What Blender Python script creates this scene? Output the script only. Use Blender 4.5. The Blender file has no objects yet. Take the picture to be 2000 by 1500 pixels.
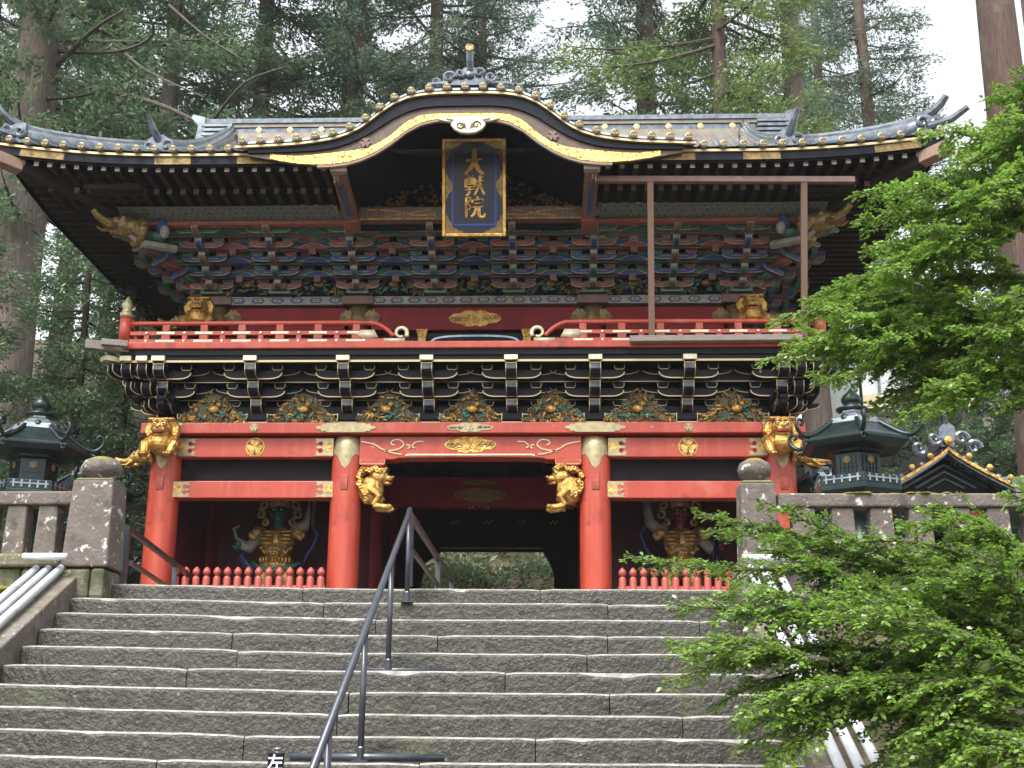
import bpy, math, random
import numpy as np
from mathutils import Matrix, Vector, Euler

# ---------------------------------------------------------------- camera, sky, sun, exposure
S = bpy.context.scene
COL = S.collection
R = math.radians
cam_d = bpy.data.cameras.new('camera'); cam = bpy.data.objects.new('camera', cam_d); COL.objects.link(cam)
cam_d.sensor_width = 36; cam_d.lens = 36 * 2380 / 2000; cam_d.clip_start = .05; cam_d.clip_end = 2000
CM = Matrix.Rotation(R(2.0), 3, 'Z') @ Matrix.Rotation(R(90 + 16.3), 3, 'X') @ Matrix.Rotation(R(.4), 3, 'Z')
cam.matrix_world = CM.to_4x4()
S.camera = cam
S.cycles.use_denoising = True
S.cycles.max_bounces = 7; S.cycles.diffuse_bounces = 4; S.cycles.glossy_bounces = 3; S.cycles.transparent_max_bounces = 4
S.cycles.transmission_bounces = 3; S.cycles.volume_bounces = 1
S.cycles.sample_clamp_indirect = 6
S.view_settings.view_transform = 'Standard'; S.view_settings.look = 'None'; S.view_settings.gamma = 1
S.view_settings.exposure = 1.4
W = bpy.data.worlds.new('World'); S.world = W; W.use_nodes = True
wn = W.node_tree.nodes; wl = W.node_tree.links
bg = wn['Background']
sky = wn.new('ShaderNodeTexSky'); sky.sky_type = 'NISHITA'; sky.sun_disc = False
sky.sun_elevation = R(58); sky.sun_rotation = R(200); sky.dust_density = 4; sky.air_density = 1.2
hs = wn.new('ShaderNodeHueSaturation'); hs.inputs['Saturation'].default_value = .22
wl.new(sky.outputs[0], hs.inputs['Color']); wl.new(hs.outputs[0], bg.inputs[0]); bg.inputs[1].default_value = .15
sd = bpy.data.lights.new('sun', 'SUN'); sd.energy = 1.5; sd.angle = R(25); sd.color = (1, .96, .9)
sun = bpy.data.objects.new('sun', sd); COL.objects.link(sun)
# light comes from high behind the camera, slightly from the left
sun.rotation_euler = Vector((.30, .62, -1.05)).to_track_quat('-Z', 'Y').to_euler()

def at(px, py, Y):
    """a point in the depth plane Y (metres) for a direction measured on the photograph"""
    r = CM @ Vector(((px - 1000) / 2380, -(py - 750) / 2380, -1))
    return r * (Y / r.y)

# ---------------------------------------------------------------- helpers
class MB:
    def __init__(s): s.v = []; s.f = []; s.mi = []; s.m = 0
    def add(s, vs, fs):
        o = len(s.v); s.v += [tuple(p) for p in vs]
        for f in fs: s.f.append(tuple(o + i for i in f)); s.mi.append(s.m)
        return s
    def box(s, x0, x1, y0, y1, z0, z1, M=None):
        vs = [(x, y, z) for z in (z0, z1) for y in (y0, y1) for x in (x0, x1)]
        if M is not None: vs = [M @ Vector(p) for p in vs]
        return s.add(vs, [(0, 2, 3, 1), (4, 5, 7, 6), (0, 1, 5, 4), (2, 6, 7, 3), (0, 4, 6, 2), (1, 3, 7, 5)])
    def taper(s, cx, cy, z0, z1, a0, b0, a1, b1):
        vs = [(cx + sx * a, cy + sy * b, z) for z, a, b in ((z0, a0, b0), (z1, a1, b1)) for sy in (-1, 1) for sx in (-1, 1)]
        return s.add(vs, [(0, 2, 3, 1), (4, 5, 7, 6), (0, 1, 5, 4), (2, 6, 7, 3), (0, 4, 6, 2), (1, 3, 7, 5)])
    def tube(s, pts, r, n=8, caps=True, flat=1.0):
        pts = [Vector(p) for p in pts]; k = len(pts)
        rs = r if isinstance(r, (list, tuple)) else [r] * k
        vs = []; up = None
        for i, p in enumerate(pts):
            d = (pts[min(i + 1, k - 1)] - pts[max(i - 1, 0)])
            d = d.normalized() if d.length > 1e-9 else Vector((0, 0, 1))
            if up is None:
                up = Vector((0, 0, 1)) if abs(d.z) < .9 else Vector((0, 1, 0))
            a = d.cross(up)
            a = a.normalized() if a.length > 1e-6 else d.orthogonal().normalized()
            b = a.cross(d).normalized(); up = b
            for j in range(n):
                t = 2 * math.pi * (j + .5) / n
                vs.append(p + (a * math.cos(t) + b * math.sin(t) * flat) * rs[i])
        fs = [(i * n + j, i * n + (j + 1) % n, (i + 1) * n + (j + 1) % n, (i + 1) * n + j) for i in range(k - 1) for j in range(n)]
        if caps: fs += [tuple(range(n - 1, -1, -1)), tuple(range((k - 1) * n, k * n))]
        return s.add(vs, fs)
    def bar(s, p0, p1, w, h):
        """a square bar of width w and height h between two points"""
        p0 = Vector(p0); p1 = Vector(p1); d = (p1 - p0); L = d.length; d.normalize()
        up = Vector((0, 0, 1)) if abs(d.z) < .95 else Vector((0, 1, 0))
        a = d.cross(up).normalized(); b = a.cross(d)
        M = Matrix((a, d, b)).transposed().to_4x4(); M.translation = p0
        return s.box(-w / 2, w / 2, 0, L, -h / 2, h / 2, M)
    def lathe(s, prof, n=16, c=(0, 0, 0), ph=0, M=None):
        vs = []
        for r, z in prof:
            for j in range(n):
                t = 2 * math.pi * j / n + ph
                p = Vector((c[0] + r * math.cos(t), c[1] + r * math.sin(t), c[2] + z))
                vs.append(M @ p if M is not None else p)
        k = len(prof)
        fs = [(i * n + j, i * n + (j + 1) % n, (i + 1) * n + (j + 1) % n, (i + 1) * n + j) for i in range(k - 1) for j in range(n)]
        fs += [tuple(range(n - 1, -1, -1)), tuple(range((k - 1) * n, k * n))]
        return s.add(vs, fs)
    def prism(s, pts, d0, d1, ax='y', M=None):
        """outline given in the (x,z) plane pushed along y, or (y,z) along x, or (x,y) along z"""
        def P(a, b, d): return {'y': (a, d, b), 'x': (d, a, b), 'z': (a, b, d)}[ax]
        n = len(pts); vs = [P(a, b, d0) for a, b in pts] + [P(a, b, d1) for a, b in pts]
        if M is not None: vs = [M @ Vector(p) for p in vs]
        fs = [tuple(range(n)), tuple(range(2 * n - 1, n - 1, -1))] + [(i, i + n, (i + 1) % n + n, (i + 1) % n) for i in range(n)]
        return s.add(vs, fs)
    def ribbon(s, pts, y, w, t, M=None):
        """a flat strip of width w following a polyline in the (x,z) plane, from y to y-t"""
        k = len(pts); up = []; lo = []
        for i in range(k):
            a = pts[max(i - 1, 0)]; b = pts[min(i + 1, k - 1)]
            dx, dz = b[0] - a[0], b[1] - a[1]; L = math.hypot(dx, dz) or 1
            nx, nz = -dz / L * w / 2, dx / L * w / 2
            up.append((pts[i][0] + nx, pts[i][1] + nz)); lo.append((pts[i][0] - nx, pts[i][1] - nz))
        vs = []
        for i in range(k):
            for (a, b) in (lo[i], up[i]):
                vs += [(a, y, b), (a, y - t, b)]
        if M is not None: vs = [M @ Vector(p) for p in vs]
        fs = []
        for i in range(k - 1):
            o = 4 * i
            fs += [(o + 1, o + 5, o + 7, o + 3), (o, o + 4, o + 5, o + 1), (o + 2, o + 3, o + 7, o + 6), (o, o + 2, o + 6, o + 4)]
        fs += [(0, 1, 3, 2), (4 * k - 4, 4 * k - 2, 4 * k - 1, 4 * k - 3)]
        return s.add(vs, fs)
    def ball(s, c, r, n=8, m=6, rot=None):
        if not isinstance(r, (list, tuple)): r = (r, r, r)
        c = Vector(c); vs = []
        E = rot.to_matrix() if rot is not None else None
        for i in range(m + 1):
            a = math.pi * i / m
            for j in range(n):
                b = 2 * math.pi * j / n
                p = Vector((r[0] * math.sin(a) * math.cos(b), r[1] * math.sin(a) * math.sin(b), r[2] * math.cos(a)))
                vs.append(c + (E @ p if E is not None else p))
        fs = [(i * n + j, (i + 1) * n + j, (i + 1) * n + (j + 1) % n, i * n + (j + 1) % n) for i in range(m) for j in range(n)]
        return s.add(vs, fs)
    def grid(s, F, nu, nv):
        """sheet: F(i,j) gives the point"""
        vs = [F(i, j) for i in range(nu + 1) for j in range(nv + 1)]
        k = nv + 1
        return s.add(vs, [(i * k + j, (i + 1) * k + j, (i + 1) * k + j + 1, i * k + j + 1) for i in range(nu) for j in range(nv)])
    def spiral(s, c, r0, turns, r, ax='y', start=0, sgn=1, n=6, k=18, end=.18):
        pts = []
        for i in range(k + 1):
            t = i / k; a = start + sgn * turns * 2 * math.pi * t; q = r0 * (1 - (1 - end) * t)
            u, v = q * math.cos(a), q * math.sin(a)
            pts.append({'y': (c[0] + u, c[1], c[2] + v), 'x': (c[0], c[1] + u, c[2] + v), 'z': (c[0] + u, c[1] + v, c[2])}[ax])
        return s.tube(pts, [r * (1 - .45 * i / k) for i in range(k + 1)], n)

def obj(name, mb, mats, parent=None, smooth=False, bevel=0, loc=None, remesh=0):
    me = bpy.data.meshes.new(name)
    me.from_pydata(mb.v, [], mb.f)
    if not isinstance(mats, (list, tuple)): mats = [mats]
    for m in mats: me.materials.append(m)
    if len(mats) > 1: me.polygons.foreach_set('material_index', mb.mi)
    if smooth: me.polygons.foreach_set('use_smooth', [True] * len(me.polygons))
    me.validate(); me.update()
    o = bpy.data.objects.new(name, me); COL.objects.link(o)
    if parent is not None: o.parent = parent
    if loc is not None: o.location = loc
    if remesh:
        q = o.modifiers.new('carve', 'REMESH'); q.mode = 'VOXEL'; q.voxel_size = remesh; q.use_smooth_shade = True
        q = o.modifiers.new('soften', 'SMOOTH'); q.iterations = 1; q.factor = .4
    if bevel:
        q = o.modifiers.new('bevel', 'BEVEL'); q.width = bevel; q.segments = 2; q.limit_method = 'ANGLE'; q.angle_limit = R(40)
    return o

def tag(o, label, cat, group=None, kind=None):
    if label: o['label'] = label
    if cat: o['category'] = cat
    if group: o['group'] = group
    if kind: o['kind'] = kind
    return o

def thing(name, label, cat, loc=(0, 0, 0), rz=0, group=None):
    o = bpy.data.objects.new(name, None); COL.objects.link(o)
    o.location = loc; o.rotation_euler = (0, 0, rz); o.empty_display_size = .3
    return tag(o, label, cat, group)

def dup(o, parent=None, loc=None, rz=None):
    c = o.copy(); COL.objects.link(c)
    if parent is not None: c.parent = parent
    if loc is not None: c.location = loc
    if rz is not None: c.rotation_euler = (0, 0, rz)
    for ch in list(o.children): dup(ch, c)
    return c

# ---------------------------------------------------------------- materials
def mat(name, col, rough=.5, metal=0., col2=None, nscale=6, lo=.35, hi=.65, bump=0, bscale=40, spec=.5, spots=None, moss=None, stretch=None, detail=4, coat=0, streak=None):
    m = bpy.data.materials.new(name); m.use_nodes = True
    n = m.node_tree.nodes; l = m.node_tree.links; b = n['Principled BSDF']
    b.inputs['Base Color'].default_value = (*col, 1); b.inputs['Roughness'].default_value = rough
    b.inputs['Metallic'].default_value = metal; b.inputs['Specular IOR Level'].default_value = spec
    if coat: b.inputs['Coat Weight'].default_value = coat; b.inputs['Coat Roughness'].default_value = .12
    tc = n.new('ShaderNodeTexCoord'); src = tc.outputs['Object']
    if stretch:
        mp = n.new('ShaderNodeMapping'); mp.inputs['Scale'].default_value = stretch; l.new(src, mp.inputs[0]); src = mp.outputs[0]
    def noise(sc, d=detail, s=src):
        q = n.new('ShaderNodeTexNoise'); q.inputs['Scale'].default_value = sc; q.inputs['Detail'].default_value = d; q.inputs['Roughness'].default_value = .6
        l.new(s, q.inputs['Vector']); return q.outputs[0]
    def ramp(s, a, c):
        q = n.new('ShaderNodeMapRange'); q.inputs[1].default_value = a; q.inputs[2].default_value = c; l.new(s, q.inputs[0]); return q.outputs[0]
    def mix(f, a, c):
        q = n.new('ShaderNodeMix'); q.data_type = 'RGBA'; l.new(f, q.inputs[0])
        for s_, i in ((a, 6), (c, 7)):
            if isinstance(s_, tuple): q.inputs[i].default_value = (*s_, 1)
            else: l.new(s_, q.inputs[i])
        return q.outputs[2]
    cur = col
    if col2: cur = mix(ramp(noise(nscale), lo, hi), cur, col2)
    if streak:   # rain-washed stains running down
        mp = n.new('ShaderNodeMapping'); mp.inputs['Scale'].default_value = (7, 7, .5); l.new(tc.outputs['Object'], mp.inputs[0])
        cur = mix(ramp(noise(1.6, 5, mp.outputs[0]), .5, .72), cur, streak)
    if spots:
        for (c, sc, a, e) in spots: cur = mix(ramp(noise(sc, 3, tc.outputs['Object']), a, e), cur, c)
    if moss:
        g = n.new('ShaderNodeNewGeometry'); sx = n.new('ShaderNodeSeparateXYZ'); l.new(g.outputs['Normal'], sx.inputs[0])
        k = n.new('ShaderNodeMath'); k.operation = 'MULTIPLY'; l.new(ramp(sx.outputs[2], moss[1], moss[1] + .25), k.inputs[0]); l.new(ramp(noise(3.5, 5, tc.outputs['Object']), moss[2], moss[2] + .12), k.inputs[1])
        cur = mix(k.outputs[0], cur, moss[0])
    if not isinstance(cur, tuple): l.new(cur, b.inputs['Base Color'])
    if bump:
        q = n.new('ShaderNodeBump'); q.inputs['Strength'].default_value = bump; q.inputs['Distance'].default_value = .02
        l.new(noise(bscale, 5), q.inputs['Height']); l.new(q.outputs[0], b.inputs['Normal'])
    return m

M = {}
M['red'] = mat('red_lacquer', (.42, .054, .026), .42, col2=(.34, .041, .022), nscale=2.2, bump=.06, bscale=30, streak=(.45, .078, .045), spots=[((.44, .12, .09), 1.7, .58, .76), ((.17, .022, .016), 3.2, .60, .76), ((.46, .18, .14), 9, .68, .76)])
M['redpale'] = mat('faded_red_lacquer', (.40, .085, .065), .5, col2=(.33, .06, .045), nscale=3, bump=.05, bscale=40)
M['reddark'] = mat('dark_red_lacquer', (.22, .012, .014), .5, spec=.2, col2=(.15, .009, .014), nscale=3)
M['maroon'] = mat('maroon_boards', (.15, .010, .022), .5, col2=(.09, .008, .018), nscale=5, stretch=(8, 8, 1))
M['black'] = mat('black_lacquer', (.006, .007, .013), .36, bump=.03, bscale=25, spec=.14)
M['blackmat'] = mat('dark_timber', (.009, .009, .013), .7, col2=(.016, .013, .013), nscale=8, spec=.06)
M['rafter'] = mat('dark_brown_rafter', (.040, .028, .024), .6, col2=(.025, .02, .02), nscale=8, spec=.1)
M['gold'] = mat('gilding', (.62, .38, .11), .30, .85, col2=(.24, .12, .035), nscale=13, lo=.42, hi=.68, bump=.8, bscale=42)
M['goldpale'] = mat('aged_brass_fitting', (.43, .365, .20), .42, .45, col2=(.29, .245, .145), nscale=16, bump=.15, bscale=70)
M['goldwhite'] = mat('worn_pale_gilding', (.70, .64, .46), .4, .3, col2=(.55, .48, .32), nscale=12)
M['goldline'] = mat('gilt_edging', (.46, .36, .20), .4, .5)
M['oldgold'] = mat('tarnished_gilding', (.27, .17, .055), .42, .5, col2=(.11, .085, .04), nscale=20, bump=.3, bscale=60)
M['crestdark'] = mat('crest_ground', (.10, .075, .03), .5, .3)
M['tile'] = mat('copper_roof_tile', (.07, .085, .105), .16, .3, col2=(.17, .20, .235), nscale=9, bump=.1, bscale=30, coat=.5)
M['copper'] = mat('brown_copper_panel', (.20, .13, .10), .4, .4, col2=(.20, .22, .17), nscale=5)
M['green'] = mat('green_paint', (.035, .19, .135), .6, col2=(.07, .13, .11), nscale=7, lo=.42, hi=.6)
M['blue'] = mat('blue_paint', (.025, .050, .22), .6, col2=(.05, .085, .14), nscale=7, lo=.42, hi=.6)
M['orange'] = mat('vermilion_paint', (.34, .075, .045), .6, col2=(.16, .075, .06), nscale=7, lo=.42, hi=.62)
M['pale'] = mat('white_outline_paint', (.33, .32, .28), .6, col2=(.20, .20, .18), nscale=9)
M['brown'] = mat('painted_brown_timber', (.20, .115, .085), .6, col2=(.13, .08, .07), nscale=8)
M['wood'] = mat('bare_timber', (.30, .20, .145), .65, col2=(.20, .13, .10), nscale=7, stretch=(14, 14, 1.2), bump=.2, bscale=20)
M['greywood'] = mat('weathered_timber', (.26, .23, .20), .7, col2=(.17, .15, .13), nscale=7, stretch=(1.2, 14, 14), bump=.2, bscale=20)
M['step'] = mat('wet_step_stone', (.047, .041, .031), .42, col2=(.024, .021, .0155), nscale=7, lo=.4, hi=.6, bump=1.0, bscale=24, detail=8, spots=[((.13, .12, .10), 34, .60, .70), ((.036, .034, .026), 1.7, .50, .66), ((.06, .066, .03), .9, .60, .72)], spec=.6)
M['stepedge'] = mat('worn_step_edge_sheen', (.34, .33, .30), .24, col2=(.17, .16, .14), nscale=9, bump=.35, bscale=35, spec=.8)  # worn edge, paled further to paint the sky glint on wet arrises
M['stone'] = mat('lichened_stone', (.15, .125, .11), .8, col2=(.10, .082, .072), nscale=5, bump=.7, bscale=30, spots=[((.46, .45, .40), 11, .60, .66), ((.06, .055, .05), 4, .58, .7)], moss=((.16, .17, .02), .55, .44))
M['mossstone'] = mat('mossy_wall_stone', (.17, .155, .105), .85, col2=(.085, .08, .055), nscale=4, bump=1, bscale=14, spots=[((.30, .30, .22), 16, .58, .68), ((.055, .06, .025), 3, .50, .64)], moss=((.20, .21, .015), .5, .35))
M['sidestone'] = mat('stained_kerb_stone', (.17, .15, .125), .7, col2=(.11, .095, .075), nscale=5, bump=.8, bscale=24, spots=[((.32, .31, .27), 14, .6, .68), ((.07, .075, .035), 3.5, .56, .7)])
M['moss'] = mat('bright_moss', (.26, .26, .015), .9, col2=(.14, .15, .02), nscale=14, bump=1, bscale=60)
M['bronze'] = mat('green_bronze', (.008, .016, .018), .30, .4, col2=(.017, .034, .034), nscale=7, bump=.12, bscale=40)
M['bronzepale'] = mat('wet_bronze_pale_sheen', (.26, .30, .32), .18, .5, col2=(.12, .16, .17), nscale=5, coat=.6)  # pale colour stands in for white sky reflections on wet metal
M['rail'] = mat('dark_painted_steel', (.035, .04, .055), .3, .3, col2=(.05, .055, .07), nscale=12, coat=.4)
M['rust'] = mat('brown_painted_steel', (.075, .048, .042), .4, .2, col2=(.05, .035, .03), nscale=12)
M['pipe'] = mat('pale_grey_pipe', (.66, .68, .70), .35, col2=(.50, .52, .55), nscale=4, spots=[((.38, .38, .36), 9, .62, .72)])
M['ground'] = mat('leaf_litter_earth', (.085, .066, .042), .9, col2=(.045, .042, .022), nscale=.9, bump=1, bscale=6, detail=8, spots=[((.13, .095, .06), 5, .5, .62), ((.06, .09, .022), 1.3, .56, .68)])
M['paving'] = mat('stone_paving', (.17, .16, .14), .5, col2=(.12, .115, .10), nscale=2, bump=.5, bscale=25)
M['bark'] = mat('cedar_bark', (.115, .064, .048), .85, col2=(.04, .026, .021), nscale=7, stretch=(6, 6, .35), bump=1, bscale=7, spots=[((.12, .125, .085), 1.1, .54, .68)])
M['barkpale'] = mat('pale_cedar_bark', (.22, .17, .145), .85, col2=(.11, .085, .072), nscale=7, stretch=(6, 6, .35), bump=1, bscale=7)
M['twig'] = mat('dark_branch_bark', (.045, .036, .030), .8, col2=(.10, .085, .07), nscale=10)
M['sheet'] = mat('pale_sheeting', (.78, .82, .80), .6, col2=(.66, .72, .70), nscale=.7)
M['yellow'] = mat('pale_yellow_band', (.66, .58, .34), .6)
M['whitetile'] = mat('pale_metal_roof', (.62, .64, .66), .35, col2=(.5, .52, .55), nscale=3)
M['plaqueblue'] = mat('blue_plaque_border', (.012, .045, .20), .45)
M['plaque'] = mat('indigo_plaque_board', (.012, .014, .032), .4)
M['signwhite'] = mat('white_lettering', (.8, .8, .8), .6)
M['skinred'] = mat('red_painted_skin', (.22, .018, .024), .45, col2=(.12, .015, .02), nscale=12)
M['skingreen'] = mat('green_painted_skin', (.02, .13, .10), .5, col2=(.02, .07, .06), nscale=12)

def leafmat(name, c0, c1, c2, rough=.45, trans=.3, spec=.5):
    m = bpy.data.materials.new(name); m.use_nodes = True
    n = m.node_tree.nodes; l = m.node_tree.links; b = n['Principled BSDF']
    a = n.new('ShaderNodeAttribute'); a.attribute_name = 'tint'
    cr = n.new('ShaderNodeValToRGB'); e = cr.color_ramp.elements
    e[0].color = (*c0, 1); e[1].color = (*c2, 1); e.new(.5).color = (*c1, 1)
    l.new(a.outputs['Fac'], cr.inputs[0]); l.new(cr.outputs[0], b.inputs['Base Color'])
    b.inputs['Roughness'].default_value = rough; b.inputs['Specular IOR Level'].default_value = spec
    t = n.new('ShaderNodeBsdfTranslucent'); l.new(cr.outputs[0], t.inputs[0])
    x = n.new('ShaderNodeMixShader'); x.inputs[0].default_value = trans
    l.new(b.outputs[0], x.inputs[1]); l.new(t.outputs[0], x.inputs[2]); l.new(x.outputs[0], n['Material Output'].inputs[0])
    return m
M['leafA'] = leafmat('bright_wet_leaf', (.095, .18, .02), (.17, .31, .04), (.30, .46, .10), .25, .48, .8)
M['leafB'] = leafmat('cedar_needles', (.07, .125, .065), (.115, .19, .095), (.20, .28, .14), .38, .55)
M['leafC'] = leafmat('deep_cedar_needles', (.06, .105, .07), (.10, .16, .10), (.17, .235, .15), .38, .55)
M['leafD'] = leafmat('yellow_green_needles', (.085, .145, .035), (.16, .24, .07), (.25, .33, .12), .4, .55)
M['leafF'] = leafmat('soft_conifer_leaf', (.065, .12, .06), (.11, .19, .095), (.20, .28, .14), .4, .45)
M['leafE'] = leafmat('shrub_leaf', (.04, .085, .025), (.085, .15, .05), (.16, .22, .08), .4, .25)
# ================================================================ THE GATE (local origin: landing level, centre of the front pillar row)
GL = Vector((-1.19, 17.2, 1.46))
gate = thing('temple_gate', 'two-storey red and black temple gate with gilded fittings and curved tiled roof', 'gate', GL)
PX = [-4.44, -1.79, 1.79, 4.44]
rnd = random.Random(5)
def gp(name, mb, mats, parent=None, **k): return obj(name, mb, mats, gate if parent is None else parent, **k)
def smooth_pts(pts, n=6):
    out = []
    for i in range(len(pts) - 1):
        p0 = pts[max(i - 1, 0)]; p1 = pts[i]; p2 = pts[i + 1]; p3 = pts[min(i + 2, len(pts) - 1)]
        for k in range(n):
            t = k / n
            out.append(tuple(.5 * ((2 * b) + (-a + c) * t + (2 * a - 5 * b + 4 * c - d) * t * t + (-a + 3 * b - 3 * c + d) * t ** 3) for a, b, c, d in zip(p0, p1, p2, p3)))
    return out + [tuple(pts[-1])]
def interp(tab, x):
    x = abs(x)
    for (a, p), (b, q) in zip(tab, tab[1:]):
        if x <= b: return p + (q - p) * (x - a) / (b - a)
    return tab[-1][1]

# stylobate
gp('stone_base', MB().box(-5.3, 5.3, -.6, 5.5, -.02, .16), M['paving'], bevel=.02)
# ---- pillars
def pillar_mb(z0=.16, z1=2.76, r=.222):
    return MB().lathe([(r * .96, z0), (r, z0 + .05), (r, z0 + .5), (r, z1 - .35), (r * .97, z1 - .16), (r * .88, z1 - .06), (r * .74, z1 - .005), (0.01, z1)], 28)
def cap_mb():
    r = .222; m = MB()
    n = 28; rows = [2.36, 2.44, 2.52, 2.60, 2.70, 2.745, 2.763]; rr = [r, r, .2195, .2115, .197, .168, .12]
    vs = []
    for k, (z, q) in enumerate(zip(rows, rr)):
        for j in range(n):
            t = 2 * math.pi * j / n; a = (t + math.pi / 2 + math.pi) % (2 * math.pi) - math.pi   # 0 at the front
            zz = z
            if k == 0:   # scalloped lower edge with a hanging lobe at the front
                zz = 2.47 - .19 * max(0, 1 - (a / .55) ** 2) - .02 * math.cos(6 * a)
            elif k == 1: zz = 2.49 - .06 * max(0, 1 - (a / .6) ** 2)
            vs.append(((q + .006) * math.cos(t), (q + .006) * math.sin(t), zz))
    m.add(vs, [(i * n + j, i * n + (j + 1) % n, (i + 1) * n + (j + 1) % n, (i + 1) * n + j) for i in range(6) for j in range(n)])
    return m
for i, x in enumerate(PX):
    p = gp('pillar', pillar_mb(), M['red'], smooth=True, loc=(x, 0, 0))
    c = obj('pillar_cap', cap_mb(), M['goldpale'], p, smooth=True)
    obj('peg_block', MB().box(-.055, .055, -.24, -.1, 1.98, 2.16).box(-.055, .055, -.238, -.1, 1.955, 1.978), M['red'], p, bevel=.008)
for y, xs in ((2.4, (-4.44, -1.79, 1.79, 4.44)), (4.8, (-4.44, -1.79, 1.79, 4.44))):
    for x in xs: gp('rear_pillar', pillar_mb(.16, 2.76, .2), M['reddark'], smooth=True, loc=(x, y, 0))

# ---- metal ornaments
def crest(c, r, y):
    """round three-leaf crest facing the front"""
    m = MB(); n = 24
    m.m = 0; m.prism([(c[0] + r * math.cos(2 * math.pi * k / n), c[1] + r * math.sin(2 * math.pi * k / n)) for k in range(n)], y, y - .012)
    m.m = 1; m.prism([(c[0] + r * .86 * math.cos(2 * math.pi * k / n), c[1] + r * .86 * math.sin(2 * math.pi * k / n)) for k in range(n)], y - .010, y - .016)
    m.m = 0
    for k in range(3):
        a = math.pi / 2 + k * 2 * math.pi / 3
        pts = []
        for j in range(18):   # heart-shaped leaf, tip to the centre
            t = 2 * math.pi * j / 18
            hx = .46 * r * (math.sin(t) ** 3) * 1.16; hy = .46 * r * (.8125 * math.cos(t) - .3125 * math.cos(2 * t) - .125 * math.cos(3 * t) - .0625 * math.cos(4 * t))
            u = .44 * r + hy
            pts.append((c[0] + u * math.cos(a) - hx * math.sin(a), c[1] + u * math.sin(a) + hx * math.cos(a)))
        m.prism(pts, y - .014, y - .024)
    return m
def plate(pts, y, t=.01): return MB().prism(pts, y, y - t)
def end_fitting(x, z0, z1, s, y, L=.27):
    """beam-end plate with a cusped inner edge; s=+1: grows towards +x"""
    h = z1 - z0
    e = [(0, 0), (L * 1.0, 0), (L * .86, .10), (L * .97, .2), (L * .80, .27), (L * .60, .36), (L * .78, .42), (L * .93, .5), (L * .78, .58), (L * .60, .64), (L * .80, .73), (L * .97, .8), (L * .86, .9), (L * 1.0, 1.0), (0, 1)]
    m = MB(); m.m = 0; m.prism([(x + s * a, z0 + b * h) for a, b in e], y, y - .01)
    m.m = 1
    for q in (.3, .7):
        m.prism([(x + s * L * .66 + .035 * math.cos(t), z0 + h * q + .035 * math.sin(t)) for t in [k * math.pi / 4 for k in range(8)]], y - .008, y - .0135)
    m.m = 2; m.prism([(x + s * L * .25 + .06 * math.cos(t), z0 + h * .5 + .06 * math.sin(t)) for t in [k * math.pi / 5 for k in range(10)]], y - .008, y - .016)
    return m
def cloud_plate(cx, cz, w, h, y, crestr=0, centre=True):
    """long symmetrical arabesque plate"""
    pts = []
    N = 60
    for k in range(N):
        t = 2 * math.pi * k / N; c, s_ = math.cos(t), math.sin(t)
        rr = 1 + .10 * math.cos(10 * t) + .05 * math.cos(22 * t)
        env = abs(c) ** 1.6
        pts.append((cx + w / 2 * c * (1 + .02 * math.cos(20 * t)), cz + h / 2 * math.copysign(abs(s_) ** .9, s_) * rr * (1 - .35 * env * abs(math.sin(3 * c)))))
    m = MB(); m.m = 0; m.prism(pts, y, y - .010)
    m.m = 1
    for s in (-1, 1):
        for q in (.45, .68, .82):
            m.spiral((cx + s * w * q / 2, y - .012, cz), h * (.26 - .1 * q), 1.3, .008, sgn=s, n=4, k=10)
        m.tube([(cx + s * w * .95 / 2, y - .012, cz), (cx + s * w * .3 / 2, y - .012, cz)], .006, 4)
    m.m = 0
    if centre:
        r = h * .40
        for k in range(3):
            a = math.pi / 2 + k * 2 * math.pi / 3
            m.prism([(cx + r * .55 * math.cos(a) + r * .42 * math.cos(t), cz + r * .55 * math.sin(a) + r * .42 * math.sin(t)) for t in [j * math.pi / 5 for j in range(10)]], y - .012, y - .022)
    return m

# ---- ground floor beams
b = gp('top_plate_beam', MB().box(-4.78, 4.78, -.27, .27, 2.765, 2.925), M['red'], bevel=.012)
for x in (-1.79, 1.79):
    pts = [(x + s * a, 2.845 + q * c) for s, lst, q in ((1, [(0, .068), (.27, .068), (.30, .045), (.345, .06), (.36, .03), (.42, .018), (.44, 0)], 1), (1, [(.42, .018), (.36, .03), (.345, .06), (.30, .045), (.27, .068), (0, .068)], -1), (-1, [(.27, .068), (.30, .045), (.345, .06), (.36, .03), (.42, .018), (.44, 0)], -1), (-1, [(.42, .018), (.36, .03), (.345, .06), (.30, .045), (.27, .068)], 1)) for a, c in lst]
    obj('diamond_plate', plate(pts, -.27, .012), M['goldpale'], b)
obj('arabesque_plate', cloud_plate(0, 2.845, .66, .13, -.27, centre=True), [M['goldpale'], M['crestdark']], b)
for x in (-3.12, 3.12): obj('crest', crest((x, 2.845), .062, -.27), [M['goldpale'], M['crestdark']], b)
for s in (-1, 1): obj('end_plate', end_fitting(s * 4.5, 2.775, 2.915, -s, -.27, .36), [M['goldpale'], M['reddark'], M['gold']], b)
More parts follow.
